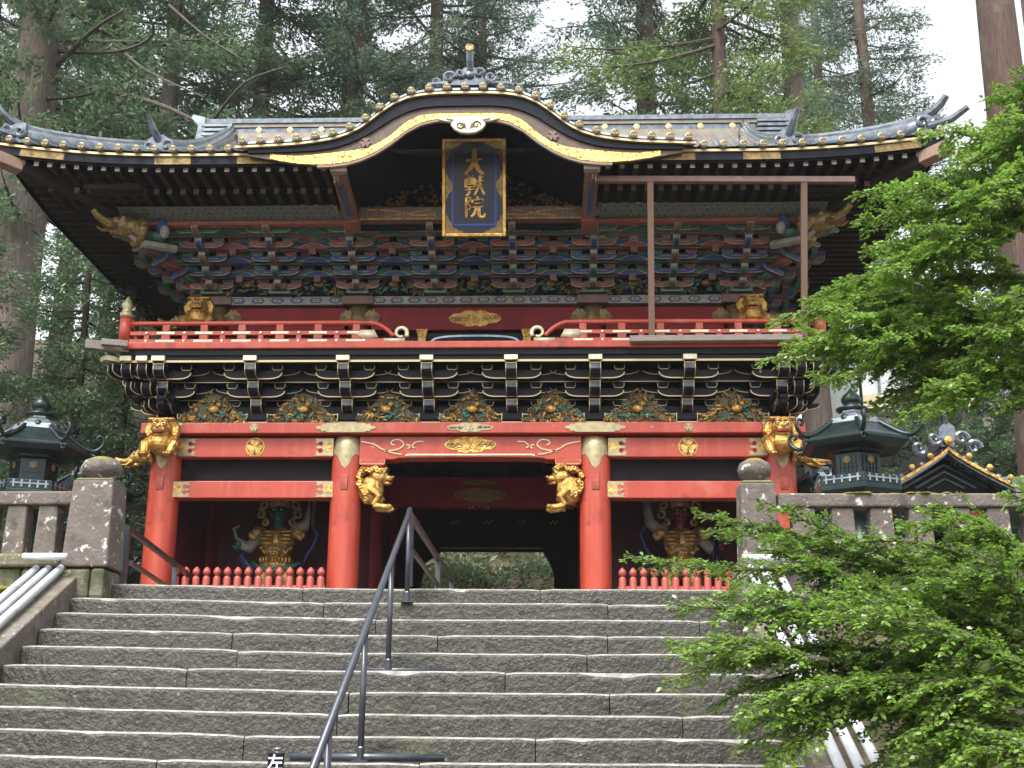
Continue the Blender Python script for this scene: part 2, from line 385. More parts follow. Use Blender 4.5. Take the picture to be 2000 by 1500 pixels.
for s in (-1, 1):
    xa, xb = sorted((s * 1.98, s * 4.25))
    b = gp('head_beam', MB().box(xa, xb, -.14, .14, 2.44, 2.73), M['red'], bevel=.012)
    obj('crest', crest((s * 3.12, 2.59), .140, -.14), [M['gold'], M['crestdark']], b)
    obj('end_plate', end_fitting(xa, 2.46, 2.715, 1, -.14, .28), [M['goldpale'], M['reddark'], M['gold']], b)
    obj('end_plate', end_fitting(xb, 2.46, 2.715, -1, -.14, .28), [M['goldpale'], M['reddark'], M['gold']], b)
    b = gp('tie_beam', MB().box(xa - .02, xb + .02, -.13, .13, 1.845, 2.095), M['red'], bevel=.012)
    obj('end_plate', end_fitting(xa - .02, 1.86, 2.08, 1, -.13, .26), [M['goldpale'], M['redpale'], M['gold']], b)
    obj('end_plate', end_fitting(xb + .02, 1.86, 2.08, -1, -.13, .26), [M['goldpale'], M['redpale'], M['gold']], b)
    # dark open-work transom between the two beams
    m = MB().box(xa, xb, .02, .06, 2.095, 2.44)
    gp('transom_panel', m, M['blackmat'])
# rainbow beam of the middle bay
low = smooth_pts([(-1.6, 2.33), (-1.42, 2.40), (-1.1, 2.405), (-.95, 2.43), (0, 2.435), (.95, 2.43), (1.1, 2.405), (1.42, 2.40), (1.6, 2.33)], 4)
b = gp('rainbow_beam', MB().prism([(1.6, 2.745), (-1.6, 2.745)] + low, -.15, .15), M['red'], bevel=.01)
obj('gilt_line', MB().ribbon([(-.93, 2.462), (-.88, 2.472), (.88, 2.472), (.93, 2.462)], -.15, .022, .014), M['goldwhite'], b)
for s in (-1, 1):
    m = MB()
    m.ribbon(smooth_pts([(s * 1.58, 2.665), (s * 1.40, 2.63), (s * 1.28, 2.56), (s * 1.12, 2.50), (s * .98, 2.475)], 4), -.15, .020, .014)
    m.ribbon(smooth_pts([(s * 1.24, 2.525), (s * 1.05, 2.55), (s * .96, 2.62), (s * 1.02, 2.69), (s * 1.12, 2.68), (s * 1.14, 2.63), (s * 1.09, 2.615)], 4), -.15, .020, .014)
    m.ribbon(smooth_pts([(s * .90, 2.56), (s * .84, 2.61), (s * .78, 2.66), (s * .68, 2.665)], 4), -.15, .018, .014)
    m.ribbon(smooth_pts([(s * .92, 2.62), (s * .86, 2.60), (s * .80, 2.57)], 4), -.15, .02, .014)
    obj('scroll_inlay', m, M['goldline'], b)
obj('arabesque_plate', cloud_plate(0, 2.62, .74, .24, -.15, centre=True), [M['gold'], M['crestdark']], b)
for s in (-1, 1):
    gp('bracket_block', MB().taper(s * 1.40, -.02, 2.20, 2.26, .10, .12, .10, .12).taper(s * 1.40, -.02, 2.26, 2.33, .10, .12, .17, .16).taper(s * 1.40, -.02, 2.33, 2.40, .17, .16, .17, .16), M['red'], bevel=.006)
    gp('gilt_block_line', MB().ribbon([(s * 1.40 - .175, 2.395), (s * 1.40 - .175, 2.33), (s * 1.40 + .175, 2.33), (s * 1.40 + .175, 2.395)], -.182, .012, .006), M['goldline'])

# ---- interior
for s in (-1, 1):
    xa, xb = sorted((s * 1.79, s * 4.44))
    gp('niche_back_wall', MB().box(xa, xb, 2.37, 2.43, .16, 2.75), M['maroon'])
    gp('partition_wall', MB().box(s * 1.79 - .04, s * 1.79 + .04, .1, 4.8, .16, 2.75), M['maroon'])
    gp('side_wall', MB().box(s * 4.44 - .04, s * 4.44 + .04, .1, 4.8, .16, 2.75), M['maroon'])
    gp('rear_wall', MB().box(*sorted((s * 1.2, s * 4.44)), 4.77, 4.83, .16, 2.75), M['blackmat'])
gp('ceiling', MB().box(-4.5, 4.5, .1, 4.9, 2.78, 2.84), M['blackmat'])
b = gp('inner_beam', MB().box(-1.75, 1.75, 2.28, 2.52, 2.17, 2.66), M['reddark'])
obj('arabesque_plate', cloud_plate(0, 2.36, .85, .24, 2.28), [M['oldgold'], M['crestdark']], b)
obj('arabesque_plate', cloud_plate(0, 2.57, .62, .09, 2.28), [M['oldgold'], M['crestdark']], b)
b = gp('rear_lintel', MB().prism([(-1.79, 2.75), (-1.79, 1.2), (-1.2, 1.2), (-1.12, 1.62), (-.85, 1.82), (1.0, 1.82), (1.12, 1.62), (1.3, 1.2), (1.79, 1.2), (1.79, 2.75)], 4.68, 4.9), M['blackmat'])
obj('gilt_line', MB().ribbon([(-.85, 1.86), (1.0, 1.86)], 4.67, .018, .01), M['oldgold'], b)
# coffered brackets with small gilt studs seen above the passage
for x in (-1.1, -.37, .37, 1.1): gp('inner_bracket', MB().box(x - .28, x + .28, 2.20, 2.27, 2.665, 2.74).box(x - .1, x + .1, 1.6, 2.265, 2.68, 2.775), M['blackmat'])
m = MB()
for x in (-1.45, -.05, .05, 1.4):
    for k in range(5): m.box(x - .12 + k * .05, x - .10 + k * .05, 2.26, 2.28, 2.12 + .02 * (k % 2), 2.15 + .02 * (k % 2))
for x in (-1.3, -.6, 0, .6, 1.2):
    for k in range(4): m.box(x - .06 + k * .04, x - .045 + k * .04, 4.66, 4.68, 2.30 + .03 * (k % 2), 2.33 + .03 * (k % 2))
tag(gp('gilt_stud', m, M['gold']), None, None, kind='stuff')

# ---- lower bracket sets: black lacquer with gilt edges
def arm_pts(w, h, z): return [(-w, z + h), (-w, z + h * .62)] + [(-w + .03 + (w * .42) * math.sin(a), z + h * .55 * math.cos(a) * 1.0) for a in [k * math.pi / 10 for k in range(1, 6)]]
def lat_arm(m, cx, y, z, w=.42, h=.13, t=.10, lw=.016, body=0, line=1, M_=None, stripe=None):
    L = [(cx - w, z + h), (cx - w, z + h * .72)] + [(cx - w + .42 * w * (1 - math.cos(a)), z + h * .72 * (1 - math.sin(a))) for a in [k * math.pi / 8 for k in range(1, 5)]]
    Rr = [(2 * cx - a, b_) for a, b_ in reversed(L)]
    m.m = body; m.prism(L + Rr, y, y + t, M=M_)
    m.m = line; m.ribbon([p for p in L[1:]] + [p for p in Rr[:-1]], y, lw, .006, M=M_)
def masu(m, cx, y, z, a=.075, h=.085, body=0, line=1, M_=None, d=.1):
    m.m = body
    vs = [(cx + sx * q, y + d / 2 + sy * (d / 2 + .01) * q / a, zz) for zz, q in ((z, a * .7), (z + h * .45, a), (z + h, a)) for sy in (-1, 1) for sx in (-1, 1)]
    fs = [(0, 2, 3, 1), (8, 9, 11, 10)]
    for k in (0, 4): fs += [(k, k + 1, k + 5, k + 4), (k + 2, k + 6, k + 7, k + 3), (k, k + 4, k + 6, k + 2), (k + 1, k + 3, k + 7, k + 5)]
    m.add([M_ @ Vector(p) for p in vs] if M_ is not None else vs, fs)
    m.m = line; m.ribbon([(cx - a, z + h), (cx - a * .98, z + h * .42), (cx - a * .7, z + .004), (cx + a * .7, z + .004), (cx + a * .98, z + h * .42), (cx + a, z + h)], y - .012, .009, .004, M=M_)
def proj_arm(m, cx, z, y_end, h=.15, w=.15, body=0, line=1, M_=None, y0=.05):
    pts = [(y0, z + h), (y_end, z + h), (y_end, z + h * .55)] + [(y_end + .16 * (1 - math.cos(a)), z + h * .55 * (1 - math.sin(a))) for a in [k * math.pi / 8 for k in range(1, 5)]] + [(y0, z)]
    m.m = body; m.prism(pts, cx - w / 2, cx + w / 2, 'x', M=M_)
    m.m = line
    for s in (-1, 1):   # gilt arrises down the curved nose
        q = [(cx + s * w / 2, a, b_) for a, b_ in pts[1:7]]
        if M_ is not None: q = [M_ @ Vector(p) for p in q]
        m.tube(q, .007, 4)
def lower_set(cx, side=0, M_=None, wide=.42):
    m = MB()
    m.m = 0; m.box(cx - .15, cx + .15, -.15, .15, 3.0, 3.10, M_); m.taper(cx, 0, 2.925, 3.0, .10, .10, .15, .15) if M_ is None else m.box(cx - .11, cx + .11, -.11, .11, 2.925, 3.0, M_)
    m.m = 1; m.ribbon([(cx - .15, 3.09), (cx - .15, 2.955), (cx + .15, 2.955), (cx + .15, 3.09)], -.152, .016, .006, M=M_)
    for j in range(3):
        z = 3.09 + .205 * j; ye = -.27 - .235 * j
        proj_arm(m, cx, z, ye, .17, .15, M_=M_)
        lat_arm(m, cx, -.235 * j - .03 - .05, z + .0, wide, .12, .10, M_=M_)
        lat_arm(m, cx, -.235 * j + .10, z + .10, wide + .22, .10, .06, .012, M_=M_)
        for q in (-1, 0, 1): masu(m, cx + q * (wide - .07), -.235 * j - .085, z + .12, .075, .08, M_=M_)
        masu(m, cx, ye - .0, z + .165, .085, .04, M_=M_)
    m.m = 2; m.box(cx - .095, cx + .095, -.80, -.6, 3.705, 3.775, M_)
    # thin paler block painting the grey shine on each projecting arm's nose
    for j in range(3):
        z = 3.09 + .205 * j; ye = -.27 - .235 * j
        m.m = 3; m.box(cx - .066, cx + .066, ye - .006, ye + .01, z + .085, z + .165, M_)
    return m
BM = [M['black'], M['goldline'], M['goldwhite'], mat('black_arm_nose_shine', (.085, .09, .10), .25, .2, col2=(.03, .03, .035), nscale=9)]  # last material: shine on the black noses, put into the colour
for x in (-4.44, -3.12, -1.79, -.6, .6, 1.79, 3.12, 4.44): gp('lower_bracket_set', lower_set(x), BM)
for s in (-1, 1):
    for dx in (.24, .47):
        m = MB()
        for j in range(1, 3): proj_arm(m, s * (4.44 + dx), 3.09 + .205 * j, -.27 - .235 * j, .17, .13, y0=.6)
        m.m = 2; m.box(s * (4.44 + dx) - .08, s * (4.44 + dx) + .08, -.80, -.6, 3.705, 3.775)
        gp('corner_bracket', m, BM)
    for yy in (0, 1.2, 2.4, 3.6, 4.8):   # side sets, turned to face sideways
        T = Matrix.Translation((s * 4.44, yy, 0)) @ Matrix.Rotation(s * math.pi / 2, 4, 'Z')
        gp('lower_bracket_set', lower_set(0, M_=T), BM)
    T = Matrix.Translation((s * 4.44, 0, 0)) @ Matrix.Rotation(s * math.pi / 4, 4, 'Z')
    m = MB()
    for j in range(3): proj_arm(m, 0, 3.09 + .205 * j, -.40 - .30 * j, .17, .15, M_=T)
    m.m = 2; m.box(-.09, .09, -1.12, -.9, 3.705, 3.775, T)
    gp('corner_bracket', m, BM)
# dark backing and through-beams behind the arms
for j in range(3):
    y = -.235 * j + .06
    m = MB(); m.m = 0; m.box(-4.6, 4.6, y + .06, y + .12, 3.09 + .205 * j, 3.24 + .205 * j)
    m.m = 1; m.ribbon([(-4.6, 3.095 + .205 * j), (4.6, 3.095 + .205 * j)], y + .06, .010, .004)
    gp('through_beam', m, BM)
gp('bracket_backing', MB().box(-4.4, 4.4, .16, .22, 2.93, 3.8).box(-4.4, -4.34, .16, 4.8, 2.93, 3.8).box(4.34, 4.4, .16, 4.8, 2.93, 3.8), M['black'])
m = MB(); m.m = 0; m.box(-4.95, 4.95, -.74, -.62, 3.70, 3.78); m.m = 1; m.ribbon([(-4.95, 3.705), (4.95, 3.705)], -.74, .030, .006)
gp('balcony_purlin', m, BM)

# carved frog-leg struts between the sets
def carving(w, h, seed, dense=70, y=-.06, profile=None):
    r = random.Random(seed); m = MB()
    prof = profile or (lambda u: .16 + .84 * (math.cos(min(1, abs(u)) * math.pi) * .5 + .5) ** .75)
    m.m = 2
    N = 16
    m.prism([(w / 2 * (1 - 2 * k / N), h * prof(1 - 2 * k / N) * .92) for k in range(N + 1)] + [(-w / 2, 0), (w / 2, 0)], y + .07, y + .03)
    for k in range(dense):
        u = r.uniform(-.97, .97); z = h * prof(u) * r.uniform(.06, .98)
        m.m = r.choice([0, 0, 1, 1, 2, 3])
        e = Euler((r.uniform(-.5, .5), r.uniform(0, 3.1), r.uniform(-.4, .4)))
        if r.random() < .45:
            m.spiral((u * w / 2, y + r.uniform(-.02, .03), z), r.uniform(.025, .05), 1.1, r.uniform(.009, .015), start=r.uniform(0, 6), sgn=r.choice((-1, 1)), n=5, k=9)
        else:
            m.ball((u * w / 2, y + r.uniform(-.02, .03), z), (r.uniform(.012, .024), .02, r.uniform(.03, .065)), 6, 4, e)
    # the larger central figure
    m.m = 0
    q = r.uniform(-.05, .05)
    m.ball((q, y - .04, h * .42), (.085, .05, .06), 10, 7); m.ball((q + .075, y - .06, h * .55), (.04, .04, .038), 8, 6)
    m.m = 3
    for k in range(7): m.ball((q + r.uniform(-.2, .2), y - .035, h * r.uniform(.15, .55)), (.05, .02, .018), 6, 4, Euler((0, r.uniform(-1, 1), 0)))
    return m
CMs = [M['gold'], M['oldgold'], M['crestdark'], M['green']]
for k, x in enumerate((-3.78, -2.45, -1.2, 0, 1.2, 2.45, 3.78)):
    gp('carved_frog_leg_strut', carving(1.02 if abs(x) > 2 else .90, .50, 20 + k, 130), CMs, loc=(x, -.12, 2.927))

# ---- balcony
gp('balcony_floor', MB().box(-5.0, 5.0, -.77, 5.57, 3.782, 3.872), M['black'], bevel=.01)
m = MB().box(-5.05, 5.05, -.82, -.66, 3.874, 3.975); gp('balcony_edge_beam', m, M['red'], bevel=.012)
for s in (-1, 1):
    gp('balcony_edge_beam', MB().box(s * 4.97 - .08, s * 4.97 + .08, -.655, 5.6, 3.874, 3.975), M['red'], bevel=.012)
    gp('beam_end', MB().bar((s * 4.9, -.72, 3.90), (s * 5.45, -.95, 3.90), .12, .13).bar((s * 4.85, -.9, 3.915), (s * 5.2, -1.0, 3.915), .10, .09), M['greywood'], bevel=.008)
def railing(s):
    r_ = gp('balcony_railing', MB().bar((s * 1.02, -.74, 4.005), (s * 4.97, -.74, 4.005), .07, .05), M['red'])
    top = smooth_pts([(s * 4.97, -.74, 4.275), (s * 3, -.74, 4.275), (s * 1.55, -.74, 4.275), (s * 1.33, -.74, 4.255), (s * 1.18, -.74, 4.17), (s * 1.08, -.74, 4.07)], 5)
    obj('top_rail', MB().tube(top, .036, 8), M['red'], r_, smooth=True)
    obj('middle_rail', MB().bar((s * 1.45, -.74, 4.125), (s * 4.97, -.74, 4.125), .05, .055), M['red'], r_)
    f = MB()
    for k in range(7):
        m = MB()
        x = s * (1.62 + .55 * k)
        if abs(x) < 4.9:
            m.box(x - .05, x + .05, -.765, -.715, 4.15, 4.25); f.box(x - .13, x + .13, -.772, -.708, 4.105, 4.145)
            f.box(x - .14, x + .14, -.782, -.70, 3.985, 4.018); m.box(x - .06, x + .06, -.765, -.715, 4.03, 4.10)
            obj('rail_strut', m, M['red'], r_); m = MB()
        x2 = x + s * .275
        if abs(x2) < 4.9:
            m.box(x2 - .035, x2 + .035, -.765, -.715, 4.03, 4.10); obj('rail_strut', m, M['red'], r_); f.lathe([(.022, 0), (.022, .02)], 8, M=Matrix.Translation((x2, -.765, 4.125)) @ Matrix.Rotation(math.pi / 2, 4, 'X')); f.lathe([(.022, 0), (.022, .02)], 8, M=Matrix.Translation((x2, -.775, 4.0)) @ Matrix.Rotation(math.pi / 2, 4, 'X'))
    obj('rail_fitting', f, M['goldwhite'], r_, bevel=.006)
    c = MB().spiral((s * .98, -.74, 4.12), .095, .95, .034, start=(math.pi * 1.2 if s > 0 else -math.pi * .2), sgn=(-1 if s > 0 else 1), n=8, k=20, end=.55)
    c.box(*sorted((s * .92, s * 1.22)), -.78, -.70, 3.98, 4.03)
    c.prism([(s * 1.30, 4.05), (s * 1.36, 4.16), (s * 1.55, 4.16), (s * 1.62, 4.10), (s * 1.52, 4.03)] if s < 0 else [(s * 1.52, 4.03), (s * 1.62, 4.10), (s * 1.55, 4.16), (s * 1.36, 4.16), (s * 1.30, 4.05)], -.775, -.72)
    obj('curled_rail_end', c, M['goldwhite'], r_, smooth=True)
    n = obj('newel_post', MB().lathe([(.085, 3.975), (.085, 4.38)], 16, (s * 4.97, -.74, 0)), M['red'], r_, smooth=True)
    obj('newel_cap', MB().lathe([(.098, 4.36), (.098, 4.42), (.075, 4.44), (.062, 4.50), (.085, 4.54), (.06, 4.60), (.03, 4.66), (.008, 4.70)], 14, (s * 4.97, -.74, 0)), M['goldpale'], r_, smooth=True)
    m = MB().tube([(s * 4.97, -.70, 4.275), (s * 4.97, 5.5, 4.275)], .036, 8); m.bar((s * 4.97, -.7, 4.125), (s * 4.97, 5.5, 4.125), .05, .055)
    for k in range(11): m.box(s * 4.97 - .03, s * 4.97 + .03, -.3 + .55 * k, -.2 + .55 * k, 3.975, 4.25)
    obj('side_rail', m, M['red'], r_)
railing(-1); railing(1)

# ---- upper storey
UX = [-4.0, -1.8, 1.8, 4.0]
for x in UX: gp('upper_pillar', MB().lathe([(.17, 3.87), (.17, 5.05)], 20, (x, .55, 0)), M['reddark'], smooth=True)
for x in UX:
    gp('upper_pillar_cap', MB().lathe([(.178, 4.62), (.182, 4.70), (.178, 5.06)], 20, (x, .55, 0)), M['oldgold'], smooth=True)
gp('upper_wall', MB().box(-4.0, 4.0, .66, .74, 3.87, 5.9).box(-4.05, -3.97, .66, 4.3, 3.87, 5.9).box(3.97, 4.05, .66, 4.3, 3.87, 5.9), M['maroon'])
for a, b_ in ((-3.8, -2.0), (-1.6, 1.6), (2.0, 3.8)):
    gp('upper_head_beam', MB().box(a, b_, .42, .62, 4.56, 4.93), M['reddark'], bevel=.01)
    # patterned band with diamond lattice
    m = MB(); m.m = 0; m.box(a - .1, b_ + .1, .34, .60, 4.955, 5.085)
    k = int((b_ - a) / .26); st = (b_ - a) / k
    for i in range(k):
        cx = a + st * (i + .5)
        m.m = 1; m.prism([(cx - .105, 5.02), (cx - .06, 5.065), (cx + .06, 5.065), (cx + .105, 5.02), (cx + .06, 4.975), (cx - .06, 4.975)], .341, .332)
        m.m = 2; m.prism([(cx - .07, 5.02), (cx - .04, 5.048), (cx + .04, 5.048), (cx + .07, 5.02), (cx + .04, 4.992), (cx - .04, 4.992)], .333, .326)
        m.m = 3; m.prism([(cx - .03, 5.02), (cx, 5.035), (cx + .03, 5.02), (cx, 5.005)], .327, .322)
    gp('patterned_band', m, [M['pale'], M['blue'], M['pale'], M['orange']])
gp('arabesque_plate', cloud_plate(0, 4.745, .80, .26, .42), [M['gold'], M['crestdark']])
for x in (-1.95, -1.6, 1.6, 1.95, -3.75, 3.75):
    gp('pillar_side_plate', cloud_plate(x, 4.76, .26, .26, .415, centre=False), [M['oldgold'], M['crestdark']])
for x in UX: gp('band_block', MB().box(x - .24, x + .24, .30, .6, 4.95, 5.09), M['brown'], bevel=.01)
m = MB(); m.m = 0; m.box(-.75, .75, .5, .56, 4.0, 4.54)
m.m = 1; m.ribbon(smooth_pts([(-.72, 4.1), (-.68, 4.38), (-.5, 4.47), (0, 4.49), (.5, 4.47), (.68, 4.38), (.72, 4.1)], 4), .5, .03, .01)
gp('balcony_door', m, [M['black'], M['bronzepale'], M['gold']])
for s in (-1, 1):
    gp('door_post_cap', MB().taper(s * .80, .40, 4.0, 4.42, .06, .06, .06, .06).taper(s * .80, .40, 4.42, 4.54, .06, .06, .09, .09), M['gold'], bevel=.006)
    gp('carved_side_panel', carving(.5, .3, 80 + s, 40, y=.44), CMs, loc=(s * 1.08, 0, 4.15))
# frieze of carvings under the brackets
for k, x in enumerate((-3.5, -2.4, -1.2, 0, 1.2, 2.4, 3.5)):
    gp('carved_frog_leg_strut', carving(.8, .36, 50 + k, 60, y=0), [M['oldgold'], M['crestdark'], M['blackmat'], M['green']], loc=(x, .28, 5.09))

# painted bracket sets of the upper storey
TCOL = [0, 1, 1, 0, 2]        # vermilion, blue, blue, vermilion, green
UM = [M['orange'], M['blue'], M['green'], M['pale'], M['brown'], M['blackmat']]
def upper_set(cx, M_=None, seed=0):
    m = MB(); r = random.Random(seed)
    m.m = 2; m.box(cx - .17, cx + .17, .22, .5, 5.10, 5.16, M_)
    m.m = 3; m.ribbon([(cx - .17, 5.105), (cx + .17, 5.105)], .22, .012, .005, M=M_)
    m.m = 4; m.box(cx - .11, cx + .11, .14, .45, 5.14, 5.24, M_)
    for j in range(5):
        z = 5.17 + .132 * j; y = .26 - .235 * j; c = TCOL[j]
        proj_arm(m, cx, z - .03, y - .22, .115, .09, body=[4, 2, 4, 1, 4][j], line=3, M_=M_, y0=.6)
        m.m = 3; m.box(cx - .04, cx + .04, y - .225, y - .219, z + .03, z + .08, M_)
        for (w, dy, dz, cc) in ((.33, -.05, 0, c), (.53, .09, .05, (c + (1 if j % 2 else 0)) % 3)):
            lat_arm(m, cx, y + dy, z + dz, w, .088, .08, .016, body=cc, line=3, M_=M_)
            # pale double stripe along the face
            m.m = 3; m.ribbon([(cx - w * .62, z + dz + .045), (cx + w * .62, z + dz + .045)], y + dy, .013, .004, M=M_)
            for q in (-1, 1): masu(m, cx + q * (w - .075), y + dy, z + dz + .080, .08, .06, body=(cc + 1 + (q > 0)) % 3, line=3, M_=M_, d=.08)
        masu(m, cx, y - .21, z + .10, .085, .05, body=(c + 2) % 3, line=3, M_=M_)
    return m
for k, x in enumerate((-4.05, -3.0, -1.8, -.6, .6, 1.8, 3.0, 4.05)): gp('painted_bracket_set', upper_set(x, seed=k), UM)
for s in (-1, 1):
    for yy in (.55, 1.75, 2.95, 4.15):
        T = Matrix.Translation((s * 4.0, yy, 0)) @ Matrix.Rotation(s * math.pi / 2, 4, 'Z') @ Matrix.Translation((0, -.5, 0))
        gp('painted_bracket_set', upper_set(0, T, 9), UM)
    T = Matrix.Translation((s * 4.0, .55, 0)) @ Matrix.Rotation(s * math.pi / 4, 4, 'Z') @ Matrix.Translation((0, -.5, 0))
    m = MB()
    for j in range(5):
        z = 5.14 + .132 * j; proj_arm(m, 0, z, .2 - .36 * j, .13, .16, body=[4, 2, 0, 4, 2][j], line=3, M_=T, y0=.6)
        lat_arm(m, 0, .1 - .33 * j, z + .05, .26, .09, .08, .014, body=TCOL[j], line=3, M_=T)
    gp('painted_corner_bracket', m, UM)
# between the sets: stepping through-beams and small struts
for j in range(5):
    z = 5.17 + .132 * j; y = .26 - .235 * j
    m = MB(); m.m = [4, 0, 2, 4, 0][j]; m.box(-4.2 - .2 * j, 4.2 + .2 * j, y + .15, y + .20, z + .02, z + .115)
    m.m = 3; m.ribbon([(-4.2 - .2 * j, z + .03), (4.2 + .2 * j, z + .03)], y + .15, .010, .004); m.ribbon([(-4.2 - .2 * j, z + .105), (4.2 + .2 * j, z + .105)], y + .15, .008, .004)
    for q in range(-3, 4):
        x = q * 1.2
        m.m = TCOL[j]; m.prism([(x - .22, z + .02), (x - .12, z + .09), (x, z + .115), (x + .12, z + .09), (x + .22, z + .02)], y + .08, y + .14)
        m.m = 3; m.ribbon([(x - .22, z + .02), (x - .12, z + .09), (x, z + .115), (x + .12, z + .09), (x + .22, z + .02)], y + .08, .012, .005)
        if j in (1, 3):
            m.m = 4; m.box(x - .05, x + .05, y + .06, y + .12, z - .07, z + .03)
    gp('painted_through_beam', m, UM)
gp('bracket_backing', MB().box(-4.1, 4.1, .50, .56, 5.09, 6.0), M['blackmat'])
# patterned eave ceiling above the brackets
PCM = [mat('faded_green_pattern', (.17, .20, .16), .7, col2=(.10, .13, .12), nscale=30), M['blue'], M['brown'], M['pale']]
P = lambda x, t: (x, -.80 - .42 * t, 5.795 + .10 * t)
for a, b_ in ((-5.1, -1.9), (1.9, 5.1)):
    m = MB(); m.m = 0; m.add([P(a, 0), P(b_, 0), P(b_, 1), P(a, 1)], [(0, 1, 2, 3)])
    n = int((b_ - a) / .09)
    for i in range(n):
        for k in range(4):
            x = a + (i + .5 + .5 * (k % 2)) * (b_ - a) / n; t = .13 + .25 * k
            if x > b_ - .05: continue
            o = (0, -.002, -.009)
            m.m = 1 + (i + k) % 2
            pts = [P(x - .028, t), P(x, t - .08), P(x + .028, t), P(x, t + .08)]
            m.add([tuple(p[q] + o[q] for q in range(3)) for p in pts], [(0, 1, 2, 3)])
    gp('patterned_eave_ceiling', m, PCM)
for s in (-1, 1): gp('eave_purlin', MB().box(*sorted((s * 1.8, s * 5.4)), -.92, -.80, 5.74, 5.80), M['orange'], bevel=.006)
# ---------------------------------------------------------------- roof
EY, SX, RY, HR = -2.2, 6.5, 2.7, 2.75     # front eave, side eave, ridge line, rise of the roof
def prof(d): s_ = max(0, min(1, d / 4.9)); return 6.27 + HR * s_ * (.60 + .40 * s_)
def rise(u): return .19 * max(0, (u - 3.9) / 2.5) ** 2
def roof_z(x, y):
    df, db = y - EY, (2 * RY - EY) - y; ds = SX - abs(x) if abs(x) > 4.86 else 99
    d = min(df, db, ds)
    r_ = rise(abs(x)) if d != ds else rise(abs(y - RY) + 1.55)
    return prof(d) + r_ * max(0, 1 - d / 2.2)
xs = sorted(set([round(-6.5 + .13 * i, 3) for i in range(101)] + [-4.87, -4.85, 4.85, 4.87])); ys = [EY + 9.8 * i / 56 for i in range(57)]
m = MB().grid(lambda i, j: (xs[i], ys[j], roof_z(xs[i], ys[j])), len(xs) - 1, 56)
roof = gp('roof', m, M['tile'])
# tile ribs running up the slopes
tx = [s * (3.24 + (.255 if s < 0 else .264) * k) for s in (-1, 1) for k in range(13)]
mm = {-1: MB(), 1: MB()}
for x in tx: 
    m = mm[1 if x > 0 else -1]
    top = 4.6 if abs(x) < 4.85 else SX - abs(x)
    m.tube([(x, EY - .02 + top * k / 10, roof_z(x, min(EY + top * k / 10, RY)) + .01) for k in range(11)], .056, 6)
for s in (-1, 1):
    obj('tile_rib', mm[s], M['tile'], roof, smooth=True); m = MB()
    for k in range(36):
        y = EY + .3 + .257 * k; L = min(1.6, y - EY, 7.6 - y)
        if L > .1: m.tube([(s * (SX + .02 - L * q / 5), y, roof_z(s * (SX - L * q / 5), y) + .01) for q in range(6)], .056, 6)
    obj('tile_rib', m, M['tile'], roof, smooth=True)
KD = [(0.0, 7.131), (0.2, 7.131), (0.4, 7.124), (0.6, 7.106), (0.8, 7.062), (1.0, 6.966), (1.2, 6.807), (1.4, 6.63), (1.6, 6.518), (1.8, 6.450), (2.0, 6.413), (2.25, 6.380), (2.5, 6.362), (2.75, 6.351), (3.0, 6.34), (3.15, 6.335)]
KM = [(0.0, 6.884), (0.2, 6.885), (0.4, 6.881), (0.6, 6.86), (0.8, 6.80), (1.0, 6.692), (1.2, 6.545), (1.4, 6.415), (1.6, 6.325), (1.8, 6.26), (2.0, 6.231), (2.25, 6.214), (2.5, 6.205), (2.75, 6.20), (3.0, 6.20)]
KL = [(0.0, 6.692), (0.2, 6.692), (0.4, 6.685), (0.6, 6.635), (0.8, 6.52), (1.0, 6.345), (1.2, 6.206), (1.4, 6.104), (1.6, 6.045), (1.8, 6.02), (2.0, 6.013), (2.25, 6.03), (2.5, 6.07), (2.75, 6.13), (3.0, 6.17)]
kx = [-3.15 + 6.3 * i / 84 for i in range(85)]
KY = -2.32
KB = lambda d: .19 * (1 - math.exp(-d / .35)) + .02 * d
# curved gable roof running back into the main slope
m = MB().grid(lambda i, j: (kx[i], KY + .1 * j + 3.4 * (j / 8) ** 2, interp(KD, kx[i]) - .03 + KB(.1 * j + 3.4 * (j / 8) ** 2)), 84, 8)
kara = gp('curved_gable_roof', m, M['tile'], smooth=True)
# arc-length spacing of the tile ends on the hump
arc = [0.0]
for a, b_ in zip(kx, kx[1:]): arc.append(arc[-1] + math.hypot(b_ - a, interp(KD, b_) - interp(KD, a)))
N = 27; kpos = []
for k in range(N):
    t = arc[-1] * (k + .5) / N
    i = max(j for j in range(85) if arc[j] <= t); i = min(i, 83)
    kpos.append(kx[i] + (kx[i + 1] - kx[i]) * (t - arc[i]) / (arc[i + 1] - arc[i]))
m = MB()
for x in kpos: m.tube([(x, KY - .01 + .06 * j + .04 * j * j, interp(KD, x) + KB(.06 * j + .04 * j * j)) for j in range(9)], .056, 7)
M['sheentile'] = mat('wet_tile_pale_sheen', (.42, .46, .52), .15, .2, col2=(.28, .32, .38), nscale=12, coat=.6)  # sky highlights on the wet hump tiles are painted into this colour
obj('tile_rib', m, M['sheentile'], kara, smooth=True)
M['sheentile'] = mat('wet_tile_pale_sheen', (.42, .46, .52), .15, .2, col2=(.28, .32, .38), nscale=12, coat=.6)
